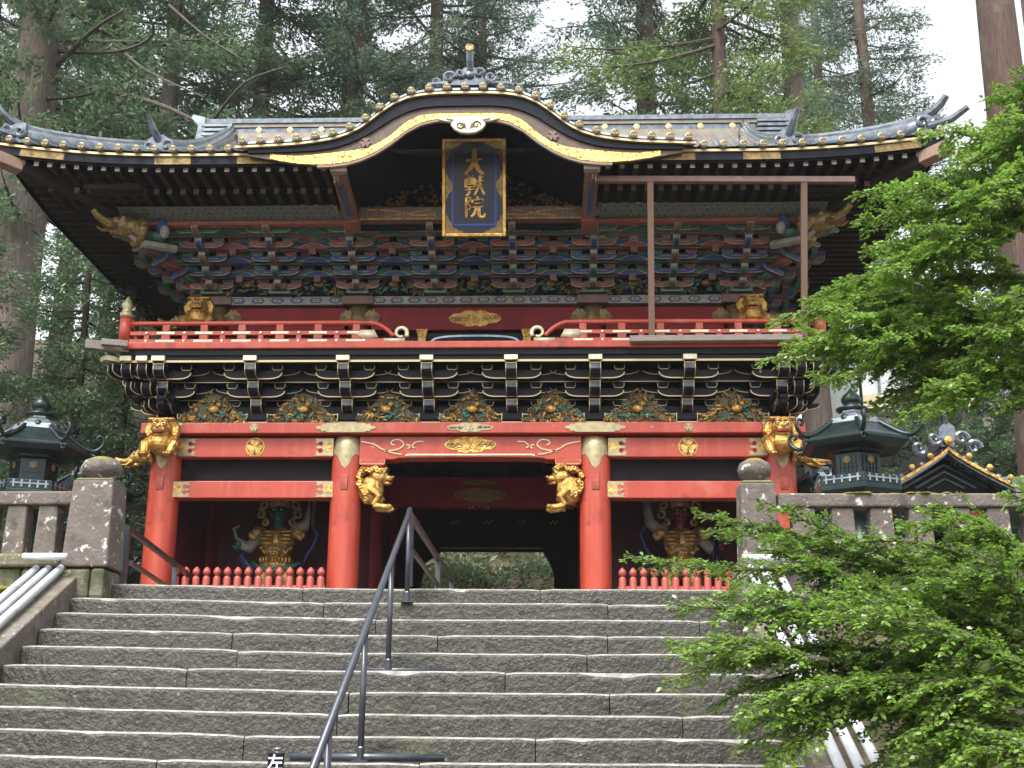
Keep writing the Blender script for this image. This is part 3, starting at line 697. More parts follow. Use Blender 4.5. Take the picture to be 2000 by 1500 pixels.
for x, x2 in zip(kpos, kpos[1:]):   # pan tiles between the ribs, their wet sheen painted pale
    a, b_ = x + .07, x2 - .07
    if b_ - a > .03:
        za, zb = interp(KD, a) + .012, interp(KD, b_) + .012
        obj('pan_tile', MB().add([(a, KY + .02, za), (b_, KY + .02, zb), (b_, KY + .42, zb + .115), (a, KY + .42, za + .115), (a, KY + .02, za - .04), (b_, KY + .02, zb - .04), (b_, KY + .42, zb + .07), (a, KY + .42, za + .07)], [(0, 1, 2, 3), (4, 7, 6, 5), (0, 4, 5, 1), (1, 5, 6, 2), (2, 6, 7, 3), (3, 7, 4, 0)]), M['sheentile'], kara)
# round gilded tile ends
d = MB(); d.m = 0
T = Matrix.Rotation(math.pi / 2, 4, 'X')
d.lathe([(.046, -.02), (.050, 0), (.050, .025), (.039, .030), (.037, .022)], 14, M=T)
d.m = 1; d.lathe([(.036, .020), (.036, .0235)], 12, M=T)
d.m = 0
for k in range(3):
    a = math.pi / 2 + 2 * math.pi * k / 3
    d.lathe([(.017, .022), (.014, .030)], 7, M=T @ Matrix.Translation((.021 * math.cos(a), .021 * math.sin(a), 0)))
proto = obj('tile_end', d, [mat('dull_gilt_tile_end', (.34, .28, .15), .4, .5, col2=(.20, .165, .09), nscale=30), M['crestdark']], gate)
first = True
for x, y, z in [(x, KY - .03, interp(KD, x)) for x in kpos] + [(x, EY - .04, roof_z(x, EY) + .012) for x in tx]:
    o = proto if first else dup(proto, gate); first = False
    o.location = (x, y, z)
# boards along the straight eaves
for s in (-1, 1):
    e = [s * (1.9 + 4.58 * i / 20) for i in range(21)]
    b = gp('eave_fascia', MB().ribbon([(x, 6.155 + rise(abs(x))) for x in e], -2.13, .13, .03), M['black'])
    obj('gilt_edge', MB().ribbon([(x, 6.222 + rise(abs(x))) for x in e], -2.14, .034, .05), M['goldline'], b)
    obj('lower_board', MB().ribbon([(x, 6.085 + rise(abs(x))) for x in e], -2.10, .04, .03), M['blackmat'], b)
    for cx, w in ((2.75, .75), (4.02, .5), (5.85, .62)):
        obj('brass_plate', MB().ribbon([(s * (cx - w / 2 + w * i / 6), 6.145 + rise(abs(cx - w / 2 + w * i / 6))) for i in range(7)], -2.16, .105, .006), M['oldgold'], b)
    yy = [EY + .04 + 9.72 * i / 20 for i in range(21)]
    Q = Matrix.Rotation(math.pi / 2, 4, 'Z')
    m = MB()
    for a, b2 in zip(yy, yy[1:]):
        za, zb = [6.15 + rise(abs(q - RY) + 1.55) for q in (a, b2)]
        m.add([(s * 6.42, a, za - .09), (s * 6.42, b2, zb - .09), (s * 6.42, b2, zb + .11), (s * 6.42, a, za + .11)], [(0, 1, 2, 3)])
    gp('side_fascia', m, M['blackmat'])
# soffit
for s in (-1, 1):
    gp('soffit', MB().grid(lambda i, j: (s * (1.8 + 4.6 * i / 16), EY + .1 + 1.6 * j / 4, 6.125 + rise(1.8 + 4.6 * i / 16) * (1 - j / 4) + .03 * j), 16, 4), M['blackmat'])
    gp('soffit', MB().grid(lambda i, j: (s * (6.42 - 2.3 * j / 4), EY + .1 + 9.6 * i / 20, 6.135 + rise(abs(EY + .1 + 9.6 * i / 20 - RY) + 1.55) * (1 - j / 4) * (1 if j < 2 else .3) + .03 * j), 20, 4), M['blackmat'])
# rafters with whitened ends
m = MB(); m.m = 0; m.box(-.032, .032, -2.06, -1.40, 6.025, 6.10); m.m = 1; m.box(-.033, .033, -2.066, -2.06, 6.024, 6.101)
RMAT = [M['rafter'], mat('pale_rafter_end', (.42, .38, .36), .6)]
proto = None
for s in (-1, 1):
    for k in range(24):
        x = s * (1.95 + .191 * k)
        if proto is None: o = proto = gp('rafter', m, RMAT)
        else: o = dup(proto, gate)
        o.location = (x, 0, rise(abs(x)) * .9)
m = MB(); m.m = 0; m.box(-.035, .035, -1.52, -.9, 5.945, 6.02); m.m = 1; m.box(-.036, .036, -1.526, -1.52, 5.944, 6.021)
m2 = [M['rafter'], M['brown']]
proto = None
for s in (-1, 1):
    for k in range(22):
        x = s * (1.95 + .191 * k)
        if proto is None: o = proto = gp('base_rafter', m, m2)
        else: o = dup(proto, gate)
        o.location = (x, 0, rise(abs(x)) * .5)
for s in (-1, 1):
    gp('rafter_beam', MB().box(*sorted((s * 1.85, s * 6.0)), -1.50, -1.42, 6.02, 6.06), M['blackmat'])
    m = MB()
    for k in range(46):
        y = -1.7 + .2 * k; zz = rise(abs(y - RY) + 1.55)
        m.box(*sorted((s * 6.3, s * 5.2)), y - .035, y + .035, 6.03 + zz * .8, 6.10 + zz * .8); m.box(*sorted((s * 5.4, s * 4.6)), y - .035, y + .035, 5.95, 6.02)
    tag(gp('side_rafter', m, M['rafter']), None, None, kind='stuff')
    gp('hip_rafter', MB().bar((s * 4.6, -.4, 5.86), (s * 6.45, -2.22, 6.20), .17, .17), M['rafter'], bevel=.01)
    gp('corner_beam_end', MB().bar((s * 6.2, -2.0, 6.14), (s * 6.52, -2.3, 6.19), .21, .16), M['wood'], bevel=.01)
    gp('patterned_side_ceiling', MB().add([(s * 4.75, -.85, 5.80), (s * 4.75, 5.4, 5.80), (s * 5.3, 5.9, 5.92), (s * 5.3, -1.3, 5.92)], [(0, 1, 2, 3)]), M['blackmat'])
# curved gable front: gilt line, black band, carved bargeboard with gold lower edge
def strip(m, top, bot, y, xr=2.95, n=70, back=.05):
    xs_ = [-xr + 2 * xr * i / n for i in range(n + 1)]
    vs = []
    for x in xs_:
        t, b_ = top(x), bot(x)
        vs += [(x, y, t), (x, y, b_), (x, y + back, b_), (x, y + back, t)]
    fs = []
    for i in range(n):
        o = 4 * i
        for k in range(4): fs.append((o + k, o + 4 + k, o + 4 + (k + 1) % 4, o + (k + 1) % 4))
    return m.add(vs, fs)
D_ = lambda x: interp(KD, x); Mi = lambda x: interp(KM, x); Lo = lambda x: interp(KL, x)
bb = gp('curved_bargeboard', strip(MB(), Mi, Lo, -2.25), mat('brown_bargeboard', (.062, .040, .032), .45, .2, col2=(.10, .065, .04), nscale=14, bump=.2))
obj('black_band', strip(MB(), lambda x: D_(x) - .085, lambda x: Mi(x) - .004, -2.285), M['black'], bb)
obj('gilt_edge', strip(MB(), lambda x: D_(x) - .055, lambda x: D_(x) - .086, -2.33, 3.12), M['goldline'], bb)
def gl(x): return Lo(x) + .012 + (.070 + .095 * math.exp(-((abs(x) - 1.75) / .55) ** 2) + .05 * math.exp(-((abs(x) - .75) / .25) ** 2))
g = mat('scaled_gilding', (.90, .60, .16), .3, .75, col2=(.16, .09, .03), nscale=26, lo=.48, hi=.62, bump=1, bscale=30)
obj('gold_lower_edge', strip(MB(), lambda x: min(gl(x), Mi(x) - .01), lambda x: Lo(x) + .012, -2.262, 2.65), g, bb)
obj('brown_rim', strip(MB(), lambda x: Lo(x) + .014, lambda x: Lo(x) - .03, -2.255, 2.0), M['wood'], bb)
for x in (-1.35, 1.2):   # faint crests on the board
    obj('crest', crest((x, Lo(x) + .21), .085, -2.252), [M['brown'], M['blackmat']], bb)
# vault behind the bargeboard
gp('gable_vault', MB().grid(lambda i, j: ((-1.85 + 3.7 * i / 40), -2.22 + 1.42 * j, Lo(-1.85 + 3.7 * i / 40) + .0), 40, 1), M['blackmat'])
for s in (-1, 1):
    m = MB()
    for k in range(13):   # latticed flank
        m.box(s * 1.74 - .012, s * 1.74 + .012, -2.1 + .1 * k, -2.08 + .1 * k, 5.85, 6.15)
    for k in range(4): m.box(s * 1.735 - .012, s * 1.735 + .012, -2.1, -.8, 5.87 + .07 * k, 5.885 + .07 * k)
    m.box(s * 1.78 - .01, s * 1.78 + .01, -2.1, -.8, 5.82, 6.2)
    gp('latticed_flank', m, M['brown'])
    # carved strut reaching out under the gable end
    m = MB(); m.m = 0; m.bar((s * 1.73, -2.12, 6.0), (s * 1.70, -.82, 5.72), .19, .13)
    m.m = 1; m.box(s * 1.73 - .11, s * 1.73 + .11, -2.18, -2.06, 5.97, 6.07)
    m.m = 2; m.bar((s * 1.728, -1.9, 5.90), (s * 1.712, -1.2, 5.75), .07, .05)
    m.m = 3; m.bar((s * 1.705, -1.1, 5.71), (s * 1.70, -.84, 5.655), .2, .05)
    gp('gable_strut', m, [M['brown'], RMAT[1], M['blue'], M['orange']], bevel=.006)
gp('gable_recess_wall', MB().box(-1.8, 1.8, -.80, -.74, 5.70, 7.0), M['blackmat'])
gp('gable_floral_carving', carving(3.1, .72, 301, 190, y=0, profile=lambda u: max(.12, 1 - abs(u) ** 1.3)), [M['oldgold'], M['brown'], M['blackmat'], M['orange']], loc=(0, -.84, 5.97))
m = MB(); m.m = 0; m.box(-1.62, 1.62, -.98, -.82, 5.77, 5.97)
m.m = 1; m.ribbon([(-1.6, 5.785), (1.6, 5.785)], -.98, .022, .006)
for s in (-1, 1): m.ribbon(smooth_pts([(s * 1.5, 5.93), (s * 1.1, 5.91), (s * .8, 5.84), (s * .5, 5.85)], 4), -.98, .02, .008); m.ribbon(smooth_pts([(s * 1.25, 5.82), (s * .95, 5.86), (s * .6, 5.93)], 4), -.98, .014, .008)
m.m = 2
for i in range(48):
    for k in range(3): m.box(-1.58 + .066 * i, -1.55 + .066 * i, -.986, -.98, 5.81 + .05 * k + .02 * (i % 2), 5.835 + .05 * k + .02 * (i % 2))
gp('gable_beam', m, [M['brown'], M['gold'], M['copper']])
# pendant and crest ornament
P_ = [(0, 6.44), (.10, 6.45), (.19, 6.50), (.24, 6.57), (.22, 6.61), (.30, 6.62), (.40, 6.645), (.42, 6.68), (0, 6.69)]
pen = gp('gable_pendant', MB().prism([(.05 + a, z) for a, z in P_] + [(.05 - a, z) for a, z in reversed(P_[1:-1])], -2.27, -2.33), M['goldwhite'], bevel=.008)
m = MB()
for s in (-1, 1):
    m.spiral((.05 + s * .11, -2.335, 6.56), .06, 1.2, .012, sgn=s, n=5); m.ribbon([(.05 + s * .2, 6.63), (.05 + s * .3, 6.655)], -2.33, .02, .008)
    m.prism([(.05 + s * .02, 6.50), (.05 + s * .08, 6.53), (.05 + s * .10, 6.60), (.05 + s * .04, 6.58)] if s < 0 else [(.05 + s * .04, 6.58), (.05 + s * .10, 6.60), (.05 + s * .08, 6.53), (.05 + s * .02, 6.50)], -2.33, -2.338)
obj('pendant_relief', m, M['crestdark'], pen)
m = MB()
hz = lambda u: 7.19 + .0 * u
m.prism([(-.36, 7.19), (-.30, 7.27), (-.20, 7.26), (-.16, 7.38), (-.07, 7.46), (.07, 7.46), (.16, 7.38), (.20, 7.26), (.30, 7.27), (.36, 7.19)], KY + .02, KY + .16)
for s in (-1, 1):
    m.spiral((s * .29, KY, 7.29), .085, 1.3, .035, sgn=-s, n=6); m.spiral((s * .13, KY, 7.36), .07, 1.2, .03, sgn=s, n=6)
    m.spiral((s * .47, KY + .02, 7.235), .06, 1.2, .02, sgn=-s, n=6); m.tube([(s * .3, KY, 7.21), (s * .58, KY + .02, 7.20)], .03, 6)
m.ball((0, KY - .01, 7.33), (.06, .04, .05)); m.tube([(0, KY + .04, 7.42), (0, KY - .03, 7.54), (0, KY - .08, 7.66)], .050, 10)
fin = gp('gable_crest_ornament', m, M['tile'], loc=(.06, 0, 0))
obj('gilt_disc', MB().lathe([(.062, 0), (.062, .03), (.045, .035), (.04, .028), (.015, .03)], 14, M=Matrix.Translation((0, KY - .085, 7.685)) @ Matrix.Rotation(R(80), 4, 'X')), M['oldgold'], fin)
# main ridge
m = MB(); X0, X1 = -5.1, 5.35
m.m = 0; m.box(X0, X1, RY - .16, RY + .16, 9.27, 9.35); m.box(X0, X1, RY - .08, RY + .08, 9.35, 9.40)
m.m = 1; m.box(X0 + .1, X1 - .1, RY - .13, RY + .13, 9.20, 9.268); m.box(X0 + .1, X1 - .1, RY - .15, RY + .15, 8.80, 9.07)
m.m = 0; m.box(X0 + .1, X1 - .1, RY - .10, RY + .10, 9.068, 9.202)
rg = gp('roof_ridge', m, [M['tile'], M['copper']])
for k in range(18): obj('ridge_boss', MB().lathe([(.06, 0), (.06, .03), (.03, .035)], 10, M=Matrix.Translation((X0 + .4 + .57 * k, RY - .10, 9.135)) @ T), M['goldpale'], rg)
for s, X in ((-1, X0), (1, X1)):
    m = MB(); m.prism([(X, 8.85), (X + s * .16, 8.9), (X + s * .12, 9.2), (X + s * .26, 9.36), (X + s * .22, 9.42), (X, 9.36)] if s > 0 else [(X, 9.36), (X + s * .22, 9.42), (X + s * .26, 9.36), (X + s * .12, 9.2), (X + s * .16, 8.9), (X, 8.85)], RY - .22, RY + .22)
    for q in range(4): m.box(*sorted((X - s * .5, X + s * .05)), RY - .24, RY - .17, 8.9 + .09 * q, 8.95 + .09 * q)
    obj('ridge_end', m, M['bronzepale' if s < 0 else 'tile'], rg)
    # gable end wall and verge
    m = MB().prism([(EY + 2.0 + .3 * k, roof_z(0, EY + 2.0 + .3 * k) - .05) for k in range(20)], s * 4.70, s * 4.74, 'x')
    gp('gable_end_wall', m, M['blackmat'])
    pts = [(s * 4.62, EY + 1.15 + (RY - EY - 1.3) * k / 14, roof_z(4.6, EY + 1.15 + (RY - EY - 1.3) * k / 14) + .13 + .05 * (1 - k / 14) ** 3) for k in range(15)]
    dr = gp('descending_ridge', MB().tube(pts, .12, 8, flat=1.3), M['tile'], smooth=True)
    obj('wet_sheen_cap', MB().tube([(x, y, z + .17) for x, y, z in pts], .05, 6), M['bronzepale'], dr, smooth=True)  # pale tube added to paint the wet highlight along the ridge top
    x, y, z = pts[0]
    m = MB().prism([(x - .22, z - .14), (x - .17, z + .12), (x - .06, z + .2), (x + .06, z + .2), (x + .17, z + .12), (x + .22, z - .14)], y - .06, y)
    for q in (-1, 1): m.spiral((x + q * .13, y - .07, z + .02), .09, 1.2, .03, sgn=q)
    m.tube([(x, y, z + .1), (x + s * .06, y - .15, z + .24), (x + s * .12, y - .28, z + .42)], [.07, .055, .03], 8)
    obj('ridge_end_tile', m, M['tile'], dr)
    pts = [(s * (SX + .0 - dd), EY - .02 + dd, roof_z(SX - dd - .01, EY + dd) + .13) for dd in (.18, .4, .7, 1.0, 1.3, 1.66)]
    cr = gp('corner_ridge', MB().tube(pts, .11, 8, flat=1.25), M['tile'], smooth=True)
    obj('wet_sheen_cap', MB().tube([(x, y, z + .15) for x, y, z in pts], .05, 6), M['bronzepale'], cr, smooth=True)  # same painted highlight line, here over the corner ridge
    x, y, z = pts[0]
    m = MB().tube([(x - s * .45, y + .42, z + .12), (x - s * .15, y + .16, z + .15), (x + s * .06, y - .05, z + .19), (x + s * .16, y - .14, z + .27), (x + s * .22, y - .19, z + .36)], [.075, .07, .065, .055, .045], 8)
    m.box(x - .16, x + .16, y - .06, y + .02, z - .14, z + .16); m.spiral((x - .1, y - .08, z + .02), .09, 1.2, .03); m.spiral((x + .1, y - .08, z + .02), .09, 1.2, .03, sgn=-1)
    m.tube([(x, y - .05, z - .02), (x + s * .25, y - .25, z - .02), (x + s * .42, y - .40, z + .07)], [.06, .05, .04], 8)
    obj('corner_tile', m, M['tile'], cr)

# ---------------------------------------------------------------- gilded beam-end animals
def lion(seed=1, k=1.0):
    """crouching lion seen from the front: flat curly brow, round belly, paws"""
    r = random.Random(seed); m = MB()
    m.ball((0, 0, 0), (.17, .20, .17), 14, 10)                          # belly
    m.ball((0, -.05, .20), (.15, .15, .13), 12, 8)                      # head
    m.ball((0, -.17, .155), (.10, .08, .06), 10, 6); m.ball((0, -.15, .085), (.085, .06, .03), 10, 6)    # muzzle, jaw
    m.ball((0, -.245, .185), (.035, .025, .022)); 
    for s in (-1, 1):
        m.ball((s * .065, -.175, .235), (.034, .028, .03)); m.ball((s * .06, -.19, .275), (.055, .03, .02), 8, 5, Euler((0, s * .3, 0)))
        m.ball((s * .155, -.01, .16), (.05, .06, .08))
        m.tube([(s * .15, .02, .05), (s * .20, -.12, -.04), (s * .17, -.19, -.17)], [.075, .07, .055], 8)
        m.ball((s * .17, -.22, -.19), (.07, .075, .045))
        for q in (-1, 0, 1): m.ball((s * .17 + q * .04, -.285, -.195), (.02, .03, .025), 6, 5)
    for i in range(17):                                                  # mane curls
        a = -.35 + 3.85 * i / 16
        m.ball((.205 * math.cos(a), .0 + r.uniform(-.05, .02), .17 + .20 * math.sin(a) * .72), (.05, .05, .05), 7, 5)
        m.spiral((.19 * math.cos(a), -.07, .17 + .19 * math.sin(a) * .7), .042, 1.1, .016, n=5, k=9)
    for i in range(9): m.ball((-.16 + .04 * i, -.10, .315), (.032, .06, .03), 7, 5)    # flat brow
    for i in range(12): m.ball((r.choice((-1, 1)) * r.uniform(.14, .22), r.uniform(-.02, .1), r.uniform(-.05, .12)), (.04, .05, .05), 7, 5)
    m.v = [(x * k, y * k, z * k) for x, y, z in m.v]
    return m
def baku(k=1.0):
    """tusked trunk-nosed head pointing towards +x"""
    m = MB()
    m.ball((0, 0, 0), (.16, .12, .12), 12, 8); m.ball((.11, 0, .01), (.09, .08, .07), 10, 7)
    m.tube([(.12, 0, -.01), (.24, 0, -.03), (.33, 0, .0), (.40, 0, .05)], [.065, .05, .04, .034], 8)
    for s in (-1, 1):
        m.tube([(.14, s * .06, -.05), (.23, s * .08, -.10), (.31, s * .08, -.08)], [.028, .022, .01], 6)
        m.ball((.09, s * .085, .055), (.03, .02, .025)); m.ball((-.06, s * .12, -.01), (.08, .03, .10), 8, 6, Euler((0, .4, 0)))
    m.ball((.11, 0, -.11), (.08, .05, .03))
    for i in range(14):
        a = 2 * math.pi * i / 14; m.ball((-.13, .13 * math.cos(a), .13 * math.sin(a)), .05, 7, 5)
    m.v = [(x * k, y * k, z * k) for x, y, z in m.v]
    return m
def lion_side():
    """lion's forequarters in profile, looking towards +x"""
    r = random.Random(4); m = MB()
    m.ball((-.04, 0, -.02), (.19, .13, .22), 14, 10); m.ball((.07, 0, .17), (.15, .12, .12), 12, 8)
    m.ball((.20, 0, .145), (.085, .075, .055), 10, 6); m.ball((.19, 0, .075), (.075, .055, .026), 10, 6); m.ball((.275, 0, .17), (.022, .03, .022))
    for s in (-1, 1):
        m.ball((.14, s * .08, .215), .032); m.ball((.15, s * .08, .25), (.05, .025, .018), 8, 5)
        m.tube([(-.02, s * .11, -.02), (.10, s * .13, -.14), (.02, s * .12, -.26)], [.075, .06, .05], 8)
        m.tube([(.02, s * .12, -.26), (.14, s * .12, -.28), (.24, s * .12, -.29)], [.05, .045, .045], 8); m.ball((.24, s * .12, -.28), (.06, .05, .04))
        for i in range(16):
            a = 1.0 + 3.3 * i / 15; q = r.uniform(.16, .25)
            m.ball((.0 + q * math.cos(a), s * .09, .06 + q * math.sin(a) * 1.15), (.045, .035, .045), 7, 5)
            m.spiral((.0 + q * math.cos(a), s * .125, .06 + q * math.sin(a) * 1.1), .04, 1.1, .015, n=5, k=9)
    for i in range(7): m.ball((-.06 + .04 * i, 0, .285), (.035, .09, .025), 7, 5)
    return m
def lion_face(o, k=1.0):
    m = MB(); m.m = 0
    for q in (-1, 1): m.ball((q * .065 * k, -.196 * k, .232 * k), (.026 * k, .018 * k, .024 * k))
    m.m = 1
    for q in (-1, 1): m.ball((q * .065 * k, -.212 * k, .230 * k), (.012 * k, .009 * k, .013 * k))
    obj('lion_eye', m, [M['goldwhite'], M['black']], o, smooth=True)
    m = MB(); m.ball((0, -.205 * k, .115 * k), (.082 * k, .035 * k, .020 * k), 10, 6); obj('lion_mouth', m, M['reddark'], o, smooth=True)
for s in (-1, 1):
    o = gp('gilded_lion_head', lion(3, 1.05), M['gold'], loc=(s * 4.40, -.40, 2.58), remesh=.0065); lion_face(o, 1.05)
    o = gp('gilded_trunked_beast', baku(1.0), M['gold'], loc=(s * 4.76, -.12, 2.46), remesh=.0075)
    o.rotation_euler = (0, R(12), 0 if s > 0 else math.pi)
    o = gp('gilded_lion_side', lion_side(), M['gold'], loc=(s * 1.38, -.08, 1.99), remesh=.0065)
    o.rotation_euler = (0, 0, 0 if s < 0 else math.pi)
    m = MB(); m.m = 0
    for q in (-1, 1): m.ball((.155, q * .098, .215), (.024, .02, .022))
    m.m = 1
    for q in (-1, 1): m.ball((.162, q * .112, .214), (.011, .009, .012))
    obj('lion_eye', m, [M['goldwhite'], M['black']], o, smooth=True); m = MB().ball((.22, 0, .108), (.062, .074, .015), 10, 6); obj('lion_mouth', m, M['reddark'], o, smooth=True)
    o = gp('gilded_lion_head', lion(8, .95), M['gold'], loc=(s * 4.15, .05, 4.62), remesh=.0075); lion_face(o, .95)
    o = gp('gilded_trunked_beast', baku(.95), M['oldgold'], loc=(s * 4.48, .28, 4.66), remesh=.012); o.rotation_euler = (0, 0, 0 if s > 0 else math.pi)
    o = gp('eave_dragon_head', baku(1.35), M['oldgold'], loc=(s * 4.95, -1.1, 5.62), remesh=.014); o.rotation_euler = (0, R(-8), R(-40) if s > 0 else R(220))
    m = MB(); m.m = 0; m.ball((s * 4.62, -.85, 5.58), (.16, .12, .07)); m.m = 1; m.ball((s * 4.52, -.9, 5.72), (.09, .1, .12)); m.m = 2
    m.tube([(s * 4.4, -.6, 5.5), (s * 4.75, -1.0, 5.42), (s * 4.9, -1.15, 5.48)], [.07, .06, .03], 6); m.ball((s * 4.46, -.95, 5.62), (.07, .08, .10))
    gp('painted_nose_end', m, [M['green'], M['blue'], M['pale']])

# ---------------------------------------------------------------- hanging name plaque
pl = thing('name_plaque', 'tall dark blue plaque with gold frame and three gold characters hanging under the curved gable', 'plaque', GL + Vector((.10, -1.66, 5.94)))
pl.rotation_euler = (R(15), 0, 0)
hw, hh = .445, .685
def ppart(n, mb, m_, par=None, **k): return obj(n, mb, m_, par or pl, **k)
ppart('board', MB().box(-hw + .02, hw - .02, -.02, .03, -hh + .02, hh - .02), M['plaque'])
ppart('frame', MB().box(-hw, -hw + .045, -.06, .05, -hh, hh).box(hw - .045, hw, -.06, .05, -hh, hh).box(-hw + .0455, hw - .0455, -.06, .05, hh - .045, hh).box(-hw + .0455, hw - .0455, -.06, .05, -hh, -hh + .045), M['gold'], bevel=.008)
m = MB()
for x in (-.30, .30): m.box(x - .016, x + .016, -.026, -.02, -.52, .52)
for z in (-.52, .52): m.box(-.2835, .2835, -.026, -.02, z - .016, z + .016)
ppart('blue_border', m, M['plaqueblue'])
def orn(sx, sz):
    m = MB(); q = [(0, 0), (.26, 0), (.24, .035), (.19, .04), (.15, .07), (.11, .08), (.085, .12), (.075, .16), (.04, .19), (.035, .24), (0, .26)]
    pts = [(sx * (hw - .046 - a), sz * (hh - .046 - b_)) for a, b_ in q]
    return m.prism(pts if sx * sz > 0 else pts[::-1], -.02, -.034)
for sx in (-1, 1):
    for sz in (-1, 1): ppart('corner_ornament', orn(sx, sz), M['oldgold'])
    q = [(0, .2), (.03, .15), (.05, .1), (.09, .06), (.10, 0), (.09, -.06), (.05, -.1), (.03, -.15), (0, -.2)]
    pts = [(sx * (hw - .046 - a), b_ + .02) for a, b_ in q]
    ppart('side_ornament', MB().prism(pts if sx < 0 else pts[::-1], -.02, -.034), M['oldgold'])
def letters(txt, size, off=.0, ext=.006):
    c = bpy.data.curves.new('lettering', 'FONT'); c.body = txt; c.size = size; c.align_x = 'CENTER'; c.align_y = 'CENTER'; c.extrude = ext; c.offset = off; c.resolution_u = 4
    t = bpy.data.objects.new('lettering', c); COL.objects.link(t)
    dg = bpy.context.evaluated_depsgraph_get(); me = bpy.data.meshes.new_from_object(t.evaluated_get(dg)); bpy.data.objects.remove(t); bpy.data.curves.remove(c)
    return me
# brush-written characters, each drawn as tapering strokes on a unit square (x right, z up)
GLYPH = {
 'dai': [[(-.42, .14), (0, .17), (.42, .22)], [(.02, .50), (0, .2), (-.14, -.14), (-.46, -.46)], [(.02, .14), (.18, -.18), (.34, -.36), (.52, -.44)]],
 'yu': [[(-.30, .48), (-.22, .38)], [(-.04, .50), (-.14, .38)], [(-.46, .28), (-.2, .34), (.04, .36)], [(-.42, .30), (-.44, .0), (-.40, -.10)], [(-.22, .32), (-.30, .12)], [(-.08, .34), (-.12, .14), (-.02, .1)], [(.04, .34), (.06, .05), (.0, -.08)], [(-.42, .04), (.04, .08)], [(-.42, -.08), (.02, -.06)], [(-.46, -.22), (.08, -.16)], [(-.24, -.08), (-.26, -.36), (-.42, -.50)], [(.10, .16), (.50, .24)], [(.32, .50), (.30, .16), (.18, -.18), (.02, -.46)], [(.30, .12), (.40, -.18), (.54, -.42)], [(.42, .44), (.50, .36)]],
 'in': [[(-.40, .46), (-.40, -.50)], [(-.40, .44), (-.18, .46), (-.28, .22), (-.38, .16)], [(-.32, .16), (-.18, .04), (-.24, -.10), (-.36, -.10)], [(.16, .52), (.18, .40)], [(-.08, .36), (-.10, .20)], [(-.06, .34), (.20, .36), (.48, .38), (.42, .24)], [(.02, .18), (.36, .20)], [(-.08, .0), (.46, .04)], [(.10, .0), (.04, -.26), (-.14, -.46)], [(.26, .02), (.26, -.34), (.36, -.46), (.52, -.44), (.54, -.28)]],
}
for k, g_ in enumerate(('dai', 'yu', 'in')):
    m = MB(); cz = .335 - .305 * k; sx_, sz_ = .27, .158 if k else .168
    for st in GLYPH[g_]:
        p = smooth_pts([(a * sx_ * 1.0, cz + b_ * sz_ * 1.85) for a, b_ in st], 4) if len(st) > 2 else [st[0], ((st[0][0] + st[1][0]) / 2, (st[0][1] + st[1][1]) / 2), st[1]]
        if len(st) == 2: p = [(a * sx_, cz + b_ * sz_ * 1.85) for a, b_ in p]
        n = len(p)
        wgt = (.034 if g_ == 'dai' else .0225)
        rs = [wgt * (1.15 - .55 * abs(i / (n - 1) - .25)) for i in range(n)]
        m.tube([(a, -.026, b_) for a, b_ in p], rs, 6, flat=.5)
    ppart('gold_character', m, M['gold'])
for s in (-1, 1): ppart('hanging_hook', MB().tube([(s * .2, 0, hh), (s * .2, .12, hh + .2)], .012, 6), M['black'])

# ---------------------------------------------------------------- timber frame propping the eaves
pf = thing('timber_prop_frame', 'bare timber frame of two posts propping the right eaves above the balcony', 'prop frame', at(1410, 660, 16.30))
L0 = pf.location.copy()
def pfp(n, mb, m_): return obj(n, mb, m_, pf, bevel=.006)
V = lambda x, y, Y: at(x, y, Y) - L0
pfp('post', MB().bar(V(1273, 655, 16.30), V(1270, 352, 15.24), .085, .09), M['wood'])
pfp('post', MB().bar(V(1571, 655, 16.30), V(1570, 352, 15.24), .085, .09), M['wood'])
pfp('head_beam', MB().bar(V(1165, 351, 15.24), V(1669, 352, 15.24), .09, .085), M['brown'])
pfp('sill', MB().bar(V(1230, 663, 16.30), V(1566, 660, 16.30), .12, .085), M['greywood'])

M['tarnish'] = mat('dark_tarnished_armour', (.62, .40, .13), .42, .45, col2=(.22, .15, .07), nscale=14, bump=.3, bscale=40)
